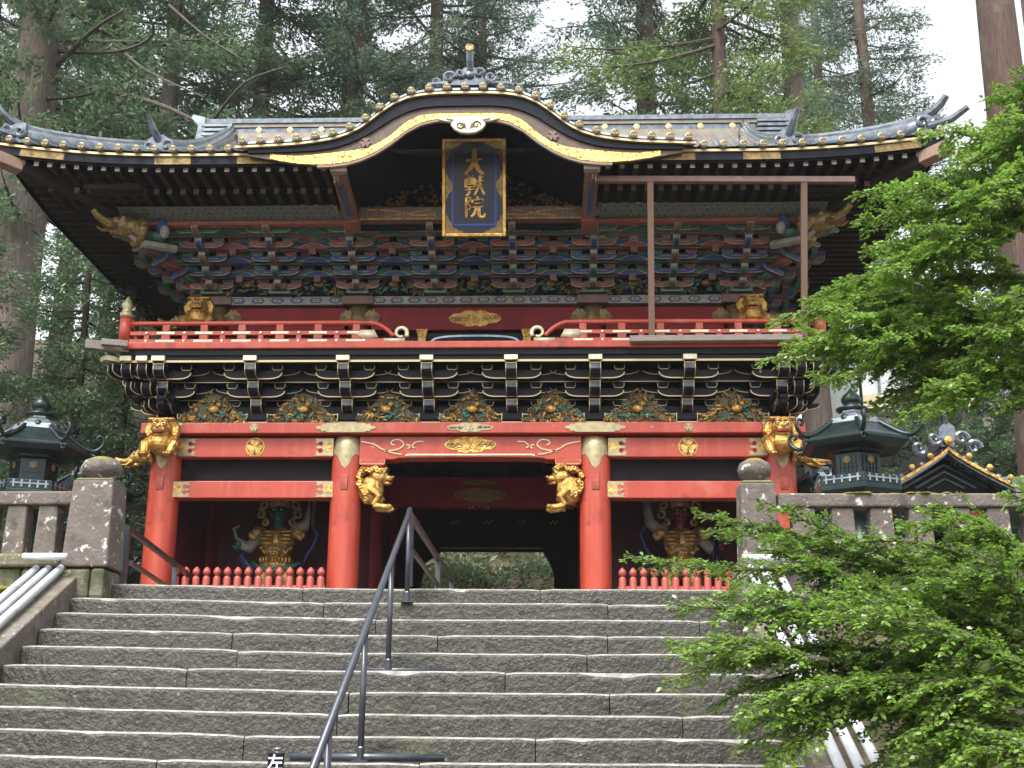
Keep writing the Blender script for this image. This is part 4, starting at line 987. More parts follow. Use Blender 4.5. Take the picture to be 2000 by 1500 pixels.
# ---------------------------------------------------------------- guardian statues in the niches
def guardian(name, label, skin, x, s):
    t = thing(name, label, 'statue', GL + Vector((x, 1.25, .16)), group=None)
    def gpp(n, mb, m_, **k): return obj(n, mb, m_, t, smooth=True, **k)
    obj('pedestal', MB().taper(0, 0, 0, .1, .5, .4, .5, .4).taper(0, 0, .1, .24, .42, .34, .38, .3), M['blackmat'], t, bevel=.01)
    # head, neck and hands
    m = MB()
    m.ball((0, -.02, 1.62), (.115, .125, .15), 14, 10); m.ball((0, -.07, 1.53), (.085, .07, .06), 10, 8); m.tube([(0, 0, 1.38), (0, 0, 1.5)], .075, 8)
    m.ball((0, -.155, 1.61), (.024, .03, .035)); m.ball((0, -.135, 1.545), (.05, .02, .014))
    for q in (-1, 1): m.ball((q * .05, -.125, 1.66), (.035, .02, .016)); m.ball((q * .12, .0, 1.61), (.02, .03, .045)); m.ball((q * .06, -.12, 1.60), (.03, .03, .025))
    gpp('face', m, skin, remesh=.010)
    m = MB()
    for q in (-1, 1):
        m.ball((q * .05, -.146, 1.645), .014, 8, 6)
    gpp('eye', m, M['goldwhite'])
    up = (s * .47, -.12, 1.86); dn = (-s * .50, -.22, 1.12)
    for h, dirz in ((up, .09), (dn, -.08)):
        m = MB(); m.ball(h, (.05, .04, .055))
        for q in range(4): m.tube([(h[0] - .035 + .023 * q, h[1] - .02, h[2]), (h[0] - .04 + .026 * q, h[1] - .05, h[2] + dirz * .6), (h[0] - .035 + .023 * q, h[1] - .02, h[2] + dirz)], .011, 5)
        m.tube([(h[0] - .045, h[1], h[2]), (h[0] - .08, h[1] - .02, h[2] + dirz * .4)], .013, 5)
        gpp('hand', m, skin)
    # armour: cuirass, skirt, legs
    m = MB()
    m.ball((0, 0, 1.18), (.24, .17, .24), 14, 10); m.ball((0, -.08, 1.05), (.15, .14, .12), 12, 8); m.ball((0, 0, .86), (.25, .19, .20), 14, 8)
    for q in (-1, 1):
        m.tube([(q * .12, 0, .85), (q * .20, -.05, .50), (q * .22, -.02, .24)], [.13, .10, .085], 10); m.ball((q * .22, -.10, .26), (.08, .15, .05))
    gpp('cuirass', m, M['tarnish'], remesh=.018)
    m = MB()
    for q in (-1, 1):
        for i in range(4): m.box(q * .13 - .10, q * .13 + .10, -.185 + .02 * abs(i - 1), -.15, 1.14 + .055 * i, 1.185 + .055 * i)
        for i in range(9): m.ball((q * (.05 + .02 * i), -.16 + .006 * i, 1.06 + .035 * math.sin(i)), (.022, .02, .03), 6, 5)
    m.ball((0, -.19, 1.0), (.09, .05, .08), 10, 8); m.ball((0, -.24, .99), (.04, .03, .03)); m.ball((-.05, -.225, 1.03), .022); m.ball((.05, -.225, 1.03), .022)   # beast-faced belt
    for i in range(10): m.ball((-.2 + .045 * i, -.13 - .05 * math.sin(i / 9 * 3.14), .92), (.024, .03, .06), 6, 5)
    gpp('breast_ornament', m, M['gold'])
    for q, pts in ((1, [(s * .22, 0, 1.33), (s * .42, -.02, 1.48), (s * .48, -.08, 1.80)]), (-1, [(-s * .22, 0, 1.32), (-s * .42, .0, 1.10), (-s * .50, -.18, 1.13)])):
        m = MB(); m.m = 0; m.tube(pts, [.10, .085, .055], 10); m.m = 1; m.ball((q * s * .27, -.01, 1.33), (.12, .12, .09), 10, 7)
        for i in range(6): m.ball((q * s * (.22 + .03 * i), -.10, 1.28 + .035 * math.sin(i * 1.3)), (.03, .03, .05), 6, 5)
        gpp('sleeve', m, [M['pale'], M['tarnish']])
    # streaming sashes
    m = MB(); m.m = 0
    m.tube([(s * .44, .02, 1.5), (s * .56, .02, 1.3), (s * .50, -.02, 1.12), (s * .42, 0, 1.0), (s * .38, -.05, .86)], [.06, .075, .06, .05, .02], 8, flat=.4)
    m.tube([(-s * .42, .04, 1.1), (-s * .52, 0, .98), (-s * .40, -.02, .84), (-s * .30, -.05, .78)], [.05, .07, .06, .03], 8, flat=.4)
    m.m = 1; m.tube([(-s * .36, .05, 1.16), (-s * .58, -.02, 1.24), (-s * .62, -.05, 1.38), (-s * .54, -.05, 1.42)], [.03, .05, .04, .02], 6, flat=.5)
    m.m = 2; m.tube([(-s * .34, 0, .9), (-s * .2, -.16, .8), (0, -.2, .76), (s * .2, -.16, .8), (s * .34, 0, .9)], .035, 6)
    gpp('sash', m, [M['blue'], M['pale'], M['green']])
    m = MB()   # crown and flaming curls
    m.lathe([(.13, 1.70), (.14, 1.76), (.10, 1.84), (.05, 1.92), (.02, 1.97)], 12)
    for q in (-1, 1):
        for (a, b_, rr) in ((.17, 1.86, .07), (.24, 1.74, .08), (.27, 1.60, .075), (.20, 1.48, .06), (.12, 1.93, .05)):
            m.spiral((q * a, .0, b_), rr, 1.1, .026, sgn=q, start=1.2 if q > 0 else 1.9, n=6)
        m.tube([(q * .08, -.05, 1.88), (q * .16, -.05, 1.98), (q * .15, -.05, 2.06)], [.03, .02, .008], 6)
    gpp('flame_crown', m, M['tarnish'])
    t.scale = (1.1, 1.1, 1.06)
    w = MB().tube([(s * .47, -.15, 1.2), (s * .47, -.15, 2.25)], .014, 6) if s > 0 else MB().tube([(.5, -.26, .3), (.46, -.26, 1.5)], .02, 6)
    if s < 0: w.tube([(.47, -.26, 1.4), (.40, -.3, .9), (.36, -.3, .5)], .028, 6)
    obj('weapon', w, M['black'], t)
    return t
guardian('guardian_statue', 'green-faced armoured guardian statue with one arm raised, in the left niche', M['skingreen'], -3.02, 1)
guardian('guardian_statue', 'red-faced armoured guardian statue with gold belt, in the right niche', M['skinred'], 3.12, -1)

# ---------------------------------------------------------------- low picket fences before the niches
pk = MB().lathe([(.046, .16), (.05, .18), (.052, .665), (.044, .695), (.027, .705), (.027, .715), (.046, .728), (.056, .755), (.052, .785), (.032, .812), (.008, .835)], 8, ph=R(22.5))
def fence(label, x0, n, step):
    t = thing('picket_fence', label, 'fence', GL + Vector((x0, -.32, 0)), group=None)
    obj('fence_rail', MB().box(-.06, step * (n - 1) + .06, -.02, .02, .30, .37).box(-.06, step * (n - 1) + .06, -.02, .02, .52, .58), M['redpale'], t)
    p = obj('picket', pk, M['redpale'], t, smooth=True)
    for k in range(1, n): dup(p, t, (step * k, 0, 0))
fence('low red picket fence in front of the green-faced statue', -4.07, 15, .1455)
fence('low red picket fence in front of the red-faced statue', 2.14, 15, .1455)
# ================================================================ GROUND, STAIRS, WALLS
def ramp01(a, b, t): t = max(0., min(1., (t - a) / (b - a))); return t * t * (3 - 2 * t)
def hill(x, y):
    z = max(-1.62, min(1.42, 1.36 - .53 * (12.2 - y)))
    if -5.1 < x < 2.2 and y < 12.4: z = max(-1.62, z - .5)
    up = 0
    if y > 24.2: up = max(up, min(15, .62 * (y - 24.2)) * (1 - .55 * ramp01(6, 10, x)) )
    if x < -8.8 and y > 11: up = max(up, min(15, .60 * (-8.8 - x)) * ramp01(11, 14, y))
    if up: up += .25 * math.sin(x * .7 + y * .4) * min(1, up)
    return z + up
xs = [-160, -120, -90, -70, -50] + [-40 + 1.0 * i for i in range(24)] + [-16 + .6 * i for i in range(20)] + [-4 + 1.5 * i for i in range(20)] + [26, 32, 40, 60, 90, 120, 160]
ys = [-160, -100, -40, -15, 0, 3, 5] + [6 + .4 * i for i in range(16)] + [12.2 + .9 * i for i in range(46)] + [56, 64, 80, 120, 160]
m = MB().grid(lambda i, j: (xs[i], ys[j], hill(xs[i], ys[j])), len(xs) - 1, len(ys) - 1)
tag(obj('ground', m, M['ground'], smooth=True), None, None, kind='structure')
tag(obj('paving', MB().box(-8.6, 7.5, 12.6, 24.0, 1.38, 1.455), M['paving']), None, None, kind='structure')

stairs = thing('stone_staircase', 'wide flight of worn wet grey stone steps climbing to the gate', 'staircase', (-1.4, 12.3, 1.46))
rs = random.Random(11)
from mathutils import noise as mnoise
SL, SR = -3.35, 3.19
def step_mb(k):
    m = MB(); cuts = [SL]
    while cuts[-1] < SR - 2.2: cuts.append(cuts[-1] + rs.uniform(1.5, 3.1))
    cuts.append(SR)
    yf, zt = -.34 * k, -.18 * k
    for a, b in zip(cuts, cuts[1:]):
        n = max(4, int((b - a) / .07)); dy = rs.uniform(-.010, .010); dzz = rs.uniform(-.006, .006)
        rows = []
        for i in range(n + 1):
            x = a + .004 + (b - a - .008) * i / n
            e = .016 if i in (0, n) else (.006 if i in (1, n - 1) else 0)
            q = mnoise.noise((x * 1.6, k * 3.1, 0)) * .010 + mnoise.noise((x * 9, k * 7.7, 3)) * .005
            c = max(0, mnoise.noise((x * 3.3, k * 5.3, 9)) - .36) * .07       # chipped arris
            sag = .05 * max(0, (-.6 - x) / 2.75)
            z = zt + dzz + q * .6 - e * .6 + sag; y = yf + dy + q + e * .4
            rows.append([(x, y, z - .215), (x, y + .002, z - .034 - c), (x, y + .007, z - .015 - c), (x, y + .024 + c, z - .002), (x, y + .05 + c, z), (x, y + .42, z + .002)])
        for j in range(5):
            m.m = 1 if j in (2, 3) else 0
            vs = [r[j] for r in rows] + [r[j + 1] for r in rows]
            m.add(vs, [(i, i + 1, n + 2 + i, n + 1 + i) for i in range(n)])
        m.m = 0
        for r in (rows[0], rows[-1]): m.add(r + [(r[0][0], r[5][1], r[0][2])], [tuple(range(7))])
    return m
for k in range(18):
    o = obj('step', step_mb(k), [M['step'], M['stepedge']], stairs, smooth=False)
ln = lambda Y: 1.46 - .18 / .34 * (12.3 - Y)      # line of the step edges
def side_stone(x0, x1, name):
    m = MB(); Y0, Y1 = 5.0, 12.42; n = 7
    for i in range(n):
        a = Y0 + (Y1 - Y0) * i / n + .005; b = Y0 + (Y1 - Y0) * (i + 1) / n - .005
        m.prism([(a - 12.3, ln(a) + .20 - 1.46), (b - 12.3, ln(b) + .20 - 1.46), (b - 12.3, ln(b) - .6 - 1.46), (a - 12.3, ln(a) - .6 - 1.46)], x0 + 1.4, x1 + 1.4, 'x')
    return obj(name, m, M['sidestone'], stairs, bevel=.015)
side_stone(-4.95, -4.76, 'side_stone'); side_stone(1.80, 2.02, 'side_stone')

# ---- stone balustrades
def stone_blocks(m, x0, x1, y0, y1, z0, z1, rows, r):
    for k in range(rows):
        za, zb = z0 + (z1 - z0) * k / rows, z0 + (z1 - z0) * (k + 1) / rows; x = x0
        while x < x1 - .05:
            w = min(r.uniform(.35, .75), x1 - x); d = r.uniform(-.02, .02)
            m.box(x + .006, x + w - .006, y0 + d, y1, za + .005, zb - .005); x += w
    return m
def corner_post(t, cx, cy, z0, z1, a, moss):
    p = obj('corner_post', MB().taper(cx, cy, z0, z1 - .03, a * 1.06, a * 1.06, a * .93, a * .93).taper(cx, cy, z1 - .03, z1, a * .93, a * .93, a * .80, a * .80), M['stone'], t, bevel=.02)
    obj('post_cap', MB().lathe([(a * .55, z1), (a * .50, z1 + .03), (a * .86, z1 + .06), (a * .95, z1 + .13), (a * .80, z1 + .20), (a * .40, z1 + .245), (.02, z1 + .255)], 16, (cx, cy, 0)), M['stone'], p, smooth=True)
tl = thing('stone_balustrade', 'lichen-spotted stone balustrade with capped corner post left of the stairs', 'balustrade', (-4.7, 12.3, 1.46))
corner_post(tl, 0.0, 0, .18, 1.10, .225, 0)
obj('rail', MB().box(-5.2, -.235, -.13, .13, .83, .97), M['stone'], tl, bevel=.02)
for k in range(14):
    x = -.48 - .325 * k; obj('baluster', MB().taper(x, 0, .31, .828, .115, .11, .10, .10), M['stone'], tl, bevel=.018)
wl_ = thing('retaining_wall', 'low mossy stone wall under the left balustrade', 'wall', (-4.7, 12.3, 1.46))
obj('wall', stone_blocks(MB(), -5.5, .22, -.22, .25, -.75, .17, 3, random.Random(3)), M['mossstone'], wl_, bevel=.03)
obj('coping', MB().box(-5.5, -.24, -.26, .26, .172, .308), M['mossstone'], wl_, bevel=.03)
m = MB(); r_ = random.Random(8)
for k in range(60): m.ball((-4.6 + 3.9 * r_.random(), -.62 + .33 * r_.random(), -.12 + .04 * r_.random()), (r_.uniform(.1, .22), r_.uniform(.08, .16), r_.uniform(.03, .07)), 9, 6)
tag(obj('moss', m, M['moss'], smooth=True, loc=(-4.7, 12.3, 1.46), remesh=.03), None, None, kind='stuff')
tr = thing('stone_balustrade', 'mossy brown stone balustrade with capped corner post right of the stairs', 'balustrade', (2.06, 12.3, 1.46))
corner_post(tr, 0.0, 0, .0, 1.08, .185, 0)
r2 = obj('rail', MB().box(.20, 5.6, -.13, .13, .81, .95), M['stone'], tr, bevel=.02)
m = MB()
for k in range(80): 
    x = r_.uniform(.9, 1.9) if k < 60 else r_.uniform(2.6, 5.0); m.ball((x, r_.uniform(-.12, .1), .952), (r_.uniform(.04, .1), .05, r_.uniform(.008, .02)), 8, 5)
obj('moss_cap', m, M['moss'], r2, smooth=True)
for k in range(13):
    x = .46 + .385 * k; obj('baluster', MB().taper(x, 0, .33, .808, .125, .11, .11, .10), M['stone'], tr, bevel=.018)
wr_ = thing('retaining_wall', 'tall weathered stone wall under the right balustrade, half hidden by leaves', 'wall', (2.06, 12.3, 1.46))
obj('wall', stone_blocks(MB(), .16, 8, -.24, .25, -2.9, .20, 8, random.Random(4)), M['stone'], wr_, bevel=.03)
obj('coping', MB().box(.19, 8, -.28, .26, .202, .328), M['stone'], wr_, bevel=.03)

# ---- handrails
def on(px, py, Z): r = CM @ Vector(((px - 1000) / 2380, -(py - 750) / 2380, -1)); return r * (Z / r.z)
HX = -1.43
h = thing('handrail', 'dark steel handrail running down the middle of the stone steps', 'handrail', (HX, 12.0, 1.28))
def hp(n, mb, m_=None, **k): return obj(n, mb, m_ or M['rail'], h, smooth=True, **k)
hp('top_rail', MB().tube([(0, 0, .93), (0, -.06, .88), (0, -6.6, .88 - .53 * 6.54)], .028, 10))
for k, y in ((1, -.04), (5, -1.25), (9, -2.62), (13, -3.98)):
    zf = -.18 * (k - 1); zt = .88 - .53 * max(0, -y - .06)
    p = hp('post', MB().tube([(0, y, zf), (0, y, zt)], .024, 10))
    obj('post_collar', MB().lathe([(.03, zf), (.03, zf + .10), (.025, zf + .11)], 10, (0, y, 0)), M['rail'], p)
    obj('base_plate', MB().box(-.06, .06, y - .06, y + .06, zf + .001, zf + .012), M['rail'], p); obj('weld_joint', MB().ball((0, y, zt - .02), (.031, .04, .03), 8, 6), M['rail'], p, smooth=True)
for k, y, a, b, w in ((5, -1.22, -.42, .58, .014), (9, -2.60, -.52, .62, .028)):
    zf = -.18 * (k - 1); hp('base_bar', MB().box(a, b, y - .03, y + .03, zf + .004, zf + .004 + w * 2))
h = thing('handrail', 'brown handrail on the landing, leading from the stair rail toward the gate', 'handrail', (HX, 12.1, 1.46))
obj('top_rail', MB().bar((0, .0, .70), (0, 5.2, .70), .045, .06), M['rust'], h)
obj('lower_rail', MB().bar((0, .0, .38), (0, 5.2, .38), .035, .045), M['rust'], h)
for y in (.03, 3.0, 5.1): obj('post', MB().box(-.03, .03, y - .03, y + .03, 0, .668), M['rail'], h)
h = thing('handrail', 'brown handrail beside the left stone post, slanting past the left pillar', 'handrail', on(250, 1032, 2.2)); o_ = h.location.copy()
e1 = on(398, 1145, 2.2) - o_; e0 = Vector((0, 0, 0)); lo_ = on(310, 1145, 1.86) - o_; l0 = on(256, 1100, 1.86) - o_
obj('top_rail', MB().bar(e0, e1, .05, .06), M['rust'], h); obj('lower_rail', MB().bar(l0, l0 + (e1 - e0) * .95, .04, .045), M['rust'], h)
for t in (0, .55, .97): p = e0.lerp(e1, t); obj('post', MB().box(p.x - .03, p.x + .03, p.y - .03, p.y + .03, 1.46 - o_.z, p.z - .032 + (.06 if t == 0 else 0)), M['rail'], h)

# ---- direction sign at the foot of the rail
q = at(540, 1470, 9.12)
sg = thing('direction_sign', 'small black sign with a white character on the steps beside the handrail', 'sign', (q.x, q.y, q.z - .62))
obj('board', MB().box(-.058, .058, -.012, .012, .2, .62), M['black'], sg, bevel=.004)
obj('post', MB().tube([(0, .03, -.0), (0, .03, .64)], .014, 8).ball((0, .03, .645), (.03, .02, .014)), M['bronzepale'], sg, smooth=True)
me = letters('左', .115, .002, .002); me.materials.append(M['signwhite'])
o = bpy.data.objects.new('lettering', me); COL.objects.link(o); o.parent = sg; o.location = (0, -.016, .545); o.rotation_euler = (math.pi / 2, 0, 0)
me = letters('側', .115, .002, .002); 

# ---- pale pipes lying along the stair sides
def pipes(label, xs_, cross, Y0=6.0, off=.27):
    t = thing('guard_pipes', label, 'pipe guard', (xs_[1], 12.2, ln(12.2) + off))
    for k, x in enumerate(xs_):
        p = obj('pipe', MB().tube([(x - xs_[1], Y0 - 12.2, ln(Y0) - ln(12.2)), (x - xs_[1], -.02, 0)], .040, 12), M['pipe'], t, smooth=True)
    if cross:
        obj('cross_pipe', MB().tube([(xs_[0] - xs_[1] - .10, -.25, .0), (xs_[-1] - xs_[1] + .10, -.25, .0)], .036, 12), M['pipe'], t, smooth=True, loc=(0, 0, .045))
pipes('three pale grey pipes lying on the left stair side below the stone post', (-5.17, -5.05, -4.93), True)
pipes('three pale grey pipes lying on the right stair side under the leaves', (1.94, 2.07, 2.20), True)

# ================================================================ BRONZE LANTERNS
def lantern(label, x, y, zs=1.0, rs_=1.0, ph=R(30)):
    t = thing('bronze_lantern', label, 'lantern', (x, y, 1.45), ph * 0, 'bronze lanterns before the gate')
    def lp(n, prof, m_=None, N=6, par=None, sm=False): return obj(n, MB().lathe([(a * rs_, z * zs) for a, z in prof], N, ph=ph), m_ or M['bronze'], par or t, smooth=sm, bevel=0 if sm else .008)
    lp('base', [(.62, 0), (.62, .14), (.50, .17), (.52, .30), (.36, .42), (.24, .50)])
    lp('stem', [(.17, .5), (.16, .9), (.20, .95), (.20, 1.02), (.16, 1.07), (.17, 1.42)], N=16, sm=True)
    lp('platform', [(.2, 1.42), (.34, 1.50), (.52, 1.60), (.56, 1.63), (.56, 1.70), (.40, 1.71)])
    rl = lp('platform_railing', [(.50, 1.70), (.55, 1.70), (.55, 1.83), (.50, 1.83)])
    for k in range(6):   # lattice panels of the railing
        m = MB()
        T = Matrix.Rotation(ph + math.pi / 6 + k * math.pi / 3, 4, 'Z') @ Matrix.Translation((.478 * rs_, 0, 0))
        for q in range(-2, 3): m.box(0, .012, q * .1 * rs_ - .012, q * .1 * rs_ + .012, 1.72 * zs, 1.82 * zs, T)
        m.box(-.002, .014, -.235 * rs_, .235 * rs_, 1.765 * zs, 1.785 * zs, T)
        obj('railing_lattice', m, M['bronzepale'], rl)
    fb = lp('fire_box', [(.31, 1.71), (.31, 2.16), (.36, 2.18), (.36, 2.24)])
    m = MB()
    for k in range(6):
        T = Matrix.Rotation(ph + math.pi / 6 + k * math.pi / 3, 4, 'Z') @ Matrix.Translation((.27 * rs_, 0, 0))
        for q in range(-2, 3): m.box(0, .012, q * .05 * rs_ - .008, q * .05 * rs_ + .008, 1.85 * zs, 2.12 * zs, T)
        m.box(0, .014, -.13 * rs_, .13 * rs_, 1.97 * zs, 1.985 * zs, T)
        m.m = 1; m.lathe([(.05 * rs_, 0), (.05 * rs_, .02)], 8, M=T @ Matrix.Translation((0, 0, 2.07 * zs)) @ Matrix.Rotation(math.pi / 2, 4, 'Y')); m.m = 0
    obj('fire_box_lattice', m, [M['bronze'], M['oldgold']], fb)
    rf = lp('lantern_roof', [(.36, 2.22), (.62, 2.24), (.70, 2.30), (.70, 2.345), (.56, 2.42), (.44, 2.50), (.35, 2.585)])
    lp('roof_cap', [(.36, 2.583), (.33, 2.66), (.24, 2.73), (.15, 2.76), (.15, 2.80)], M['bronzepale'], 6, rf)
    m = MB()
    for k in range(6):
        a = ph + k * math.pi / 3; T = Matrix.Rotation(a, 4, 'Z')
        P2 = [(.30, 0, 2.63), (.45, 0, 2.515), (.60, 0, 2.41), (.72, 0, 2.37), (.80, 0, 2.40), (.86, 0, 2.48), (.85, 0, 2.57), (.79, 0, 2.59), (.765, 0, 2.54), (.80, 0, 2.515)]
        m.tube([T @ Vector((p[0] * rs_, 0, p[2] * zs)) for p in smooth_pts(P2, 3)], [.035 - .0006 * q for q in range(28)], 6)
        m.spiral(T @ Vector((.74 * rs_, 0, 2.27 * zs)), .05, 1.2, .018, n=5, k=10)
        T2 = T @ Matrix.Rotation(math.pi / 6, 4, 'Z')
        m.lathe([(.05, 0), (.04, .02)], 8, M=T2 @ Matrix.Translation((.27 * rs_, 0, 2.66 * zs)) @ Matrix.Rotation(R(65), 4, 'Y'))
    obj('roof_curl', m, M['bronze'], rf, smooth=True)
    lp('finial', [(.15, 2.80), (.20, 2.815), (.20, 2.84), (.13, 2.86), (.08, 2.88), (.115, 2.92), (.13, 2.97), (.10, 3.03), (.045, 3.08), (.01, 3.13)], N=14, sm=True)
    return t
p = at(72, 870, 16); lantern('large green bronze lantern behind the left stone balustrade', p.x, p.y, .99, 1.0, R(20))
p = at(178, 945, 18.8); lantern('bronze lantern half hidden behind the left capped stone post', p.x, p.y, .97, .98, R(35))
p = at(1668, 860, 15); lantern('large green bronze lantern behind the right stone balustrade', p.x, p.y, .915, 1.0, R(25))
p = at(1606, 935, 17.6); lantern('bronze lantern peeping out low between the right stone post and the larger lantern', p.x, p.y, .86, .86, R(5))

# ================================================================ SMALL BUILDINGS
Yp = 20.0; ap = at(1852, 872, Yp); el = at(1752, 948, Yp); er = at(1995, 955, Yp)
pv = thing('roofed_pavilion', 'small black pavilion with gold-edged gable roof beyond the right balustrade', 'pavilion', (ap.x, Yp + 1.2, 1.45))
az = ap.z - 1.45; ez = el.z - 1.45; wx = (er.x - el.x) / 2 + .05; D0, D1 = -1.2, 2.0
cv = lambda u: az - (az - ez) * (abs(u) ** .82 * .9 + .1 * abs(u))
us = [-1 + 2 * i / 24 for i in range(25)]
m = MB().prism([(u * wx, cv(u)) for u in us] + [(u * wx, cv(u) - .10) for u in reversed(us)], D0 + .05, D1)
rf = obj('roof', m, M['tile'], pv)
m = MB()
for u in us[1:-1:2]: m.tube([(u * wx, D0 + .05, cv(u) + .02), (u * wx, D1, cv(u) + .02)], .05, 6)
obj('tile_rib', m, M['tile'], rf, smooth=True)
obj('gilt_bargeboard', MB().ribbon([(u * wx, cv(u) - .03) for u in us], D0 + .04, .05, .05), M['gold'], rf)
for u in (-.9, -.6, -.3, .3, .6, .9): obj('gilt_boss', MB().lathe([(.05, 0), (.05, .03), (.02, .045)], 12, M=Matrix.Translation((u * wx, D0 - .02, cv(u) + .07)) @ Matrix.Rotation(math.pi / 2, 4, 'X')), M['gold'], rf)
obj('gilt_boss', MB().lathe([(.075, 0), (.075, .04), (.03, .06)], 14, M=Matrix.Translation((0, D0 - .03, az + .09)) @ Matrix.Rotation(math.pi / 2, 4, 'X')), M['gold'], rf)
m = MB().bar((0, D0, az + .10), (0, D1, az + .10), .22, .2)
for s in (-1, 1): m.spiral((s * .22, D0 - .02, az + .13), .12, 1.2, .045, sgn=s); m.spiral((s * .45, D0 + .1, az - .0), .13, 1.2, .05, sgn=s)
m.prism([(-.17, az + .1), (-.12, az + .34), (0, az + .42), (.12, az + .34), (.17, az + .1)], D0 - .03, D0 + .1); m.tube([(0, D0 + .05, az + .35), (-.04, D0 - .05, az + .52), (-.06, D0 - .08, az + .62)], [.06, .05, .04], 8)
obj('ridge_ornament', m, M['tile'], rf)
obj('gilt_finial', MB().ball((-.08, D0 - .1, az + .74), (.06, .04, .11), 12, 8), M['gold'], rf, smooth=True)
obj('gable_wall', MB().prism([(u * wx * .95, cv(u) - .1) for u in us] + [(.9 * wx, ez - .12), (-.9 * wx, ez - .12)], D0 + .35, D0 + .42), M['blackmat'], pv)
m = MB()
for k in range(3): m.ribbon([(-.7 + .2 * k, ez + .0 + .02), (0, ez + .42 - .12 * k), (.7 - .2 * k, ez + .02)], D0 + .34, .035, .02)
obj('gable_lattice', m, M['bronze'], pv)
for sx in (-1, 1):
    for yy in (D0 + .5, D1 - .2): obj('post', MB().box(sx * wx * .7 - .09, sx * wx * .7 + .09, yy - .09, yy + .09, 0, ez - .05), M['black'], pv)
obj('lintel', MB().box(-wx * .8, wx * .8, D0 + .42, D0 + .58, ez - .45, ez - .2), M['reddark'], pv); obj('back_wall', MB().box(-wx * .75, wx * .75, D1 - .3, D1 - .22, 0, ez - .05), M['blackmat'], pv)
m = MB().box(.3, 4.2, .9, 1.2, az - .35, az - .14).box(.3, 4.2, .95, 1.15, az - .138, az - .06)
m.prism([(-.4, ez - .05), (1.05, az - .36), (2.5, ez - .05)], .6, 4.1, 'x')
w_ = obj('side_roof', m, M['tile'], pv)
for k in range(3): obj('gilt_boss', MB().lathe([(.09, 0), (.09, .04), (.04, .06)], 12, M=Matrix.Translation((1.1 + 1.15 * k, .9, az - .25)) @ Matrix.Rotation(math.pi / 2, 4, 'X')), M['gold'], w_)

q = at(290, 1075, 22); hz_ = q.z - 1.45
lb = thing('small_shrine', 'low dark-roofed shrine building half hidden beside the left gate pillar', 'shrine', (q.x, 22.8, 1.45))
rf = obj('roof', MB().prism([(-.9, hz_ - .55), (0, hz_), (.9, hz_ - .55), (.9, hz_ - .63), (-.9, hz_ - .63)], -1.0, 1.0, 'x'), M['tile'], lb)
m = MB()
for k in range(9): m.bar((-.9 + .225 * k, -.92, hz_ - .54), (-.9 + .225 * k, 0, hz_ + .02), .07, .06)
obj('tile_rib', m, M['tile'], rf); obj('roof_ridge', MB().box(-1.05, 1.05, -.1, .1, hz_ + .02, hz_ + .22), M['tile'], rf)
obj('gilt_boss', MB().lathe([(.06, 0), (.06, .04)], 10, M=Matrix.Translation((-.25, -.1, hz_ + .12)) @ Matrix.Rotation(math.pi / 2, 4, 'X')), M['goldwhite'], rf)
obj('eave_board', MB().box(-1.0, 1.0, -.86, -.80, hz_ - .75, hz_ - .635), M['orange'], lb)
obj('wall', MB().box(-.8, .8, -.6, .6, 0, hz_ - .64), M['blackmat'], lb); obj('door', MB().box(-.35, .35, -.64, -.605, .1, hz_ - .9), M['reddark'], lb)

# pale sheeted building and terrace wall far right
Yb = 38.0; a = at(1660, 640, Yb); b = at(1960, 772, Yb)
sb = thing('sheeted_building', 'tall building wrapped in pale grey sheeting behind the right-hand trees', 'building', ((a.x + b.x) / 2, Yb, b.z))
wd = (b.x - a.x) / 2; ht = a.z - b.z
m = MB()
for k in range(6): m.box(-wd + 2 * wd * k / 6 + .02, -wd + 2 * wd * (k + 1) / 6 - .02, 0, 5, 0, ht)
obj('sheeting', m, M['sheet'], sb, bevel=.05); obj('yellow_band', MB().box(-wd - .1, wd + .6, -.12, 5, -.45, -.02), M['yellow'], sb)
for k in range(7): obj('scaffold_pole', MB().tube([(-wd + 2 * wd * k / 6, -.08, -.0), (-wd + 2 * wd * k / 6, -.08, ht + .5)], .04, 6), M['bronzepale'], sb)
m = MB().prism([(-1.6, -1.05), (0, -.46), (1.2, -.46), (1.2, -1.15), (-1.6, -1.15)], -wd + .8, wd + 1.0, 'x')
for k in range(24): m.bar((-wd + 1 + .3 * k, -1.6, -1.02), (-wd + 1 + .3 * k, -.02, -.43), .06, .06)
obj('lower_roof', m, M['whitetile'], sb)
obj('lower_wall', MB().box(-wd, wd + .8, -.4, 4.8, -4.6, -1.16), M['blackmat'], sb)
m = MB()
for k in range(7): m.box(-wd + .6 + .8 * k, -wd + .9 + .8 * k, -.45, -.405, -3.0, -1.3)
obj('pale_wall_panel', m, M['greywood'], sb)
Yb = 31.0; a = at(1700, 806, Yb); c = at(1700, 846, Yb)
sf = thing('stone_fence', 'row of square stone posts on the dark mossy terrace wall far right', 'fence', (a.x, Yb, c.z))
obj('top_rail', MB().box(0, 12, -.12, .12, a.z - c.z - .12, a.z - c.z), M['stone'], sf)
for k in range(22): obj('fence_post', MB().box(.1 + .55 * k, .36 + .55 * k, -.1, .1, 0, a.z - c.z - .122), M['greywood'], sf)
tw = thing('terrace_wall', 'dark mossy retaining wall below the row of stone posts far right', 'wall', (a.x, Yb + .3, 1.2))
obj('wall', stone_blocks(MB(), -2, 12, -.5, .4, 0, c.z - 1.205, 7, random.Random(6)), mat('dark_mossy_wall', (.045, .048, .035), .9, col2=(.03, .04, .02), nscale=3, bump=1, bscale=10), tw, bevel=.04)
pz = at(1684, 648, 17.0); pz2 = at(1684, 800, 17.0)
cp = thing('metal_pole', 'thin black metal pole standing behind the right-hand bronze lantern', 'pole', (pz2.x, 17.0, 1.45))
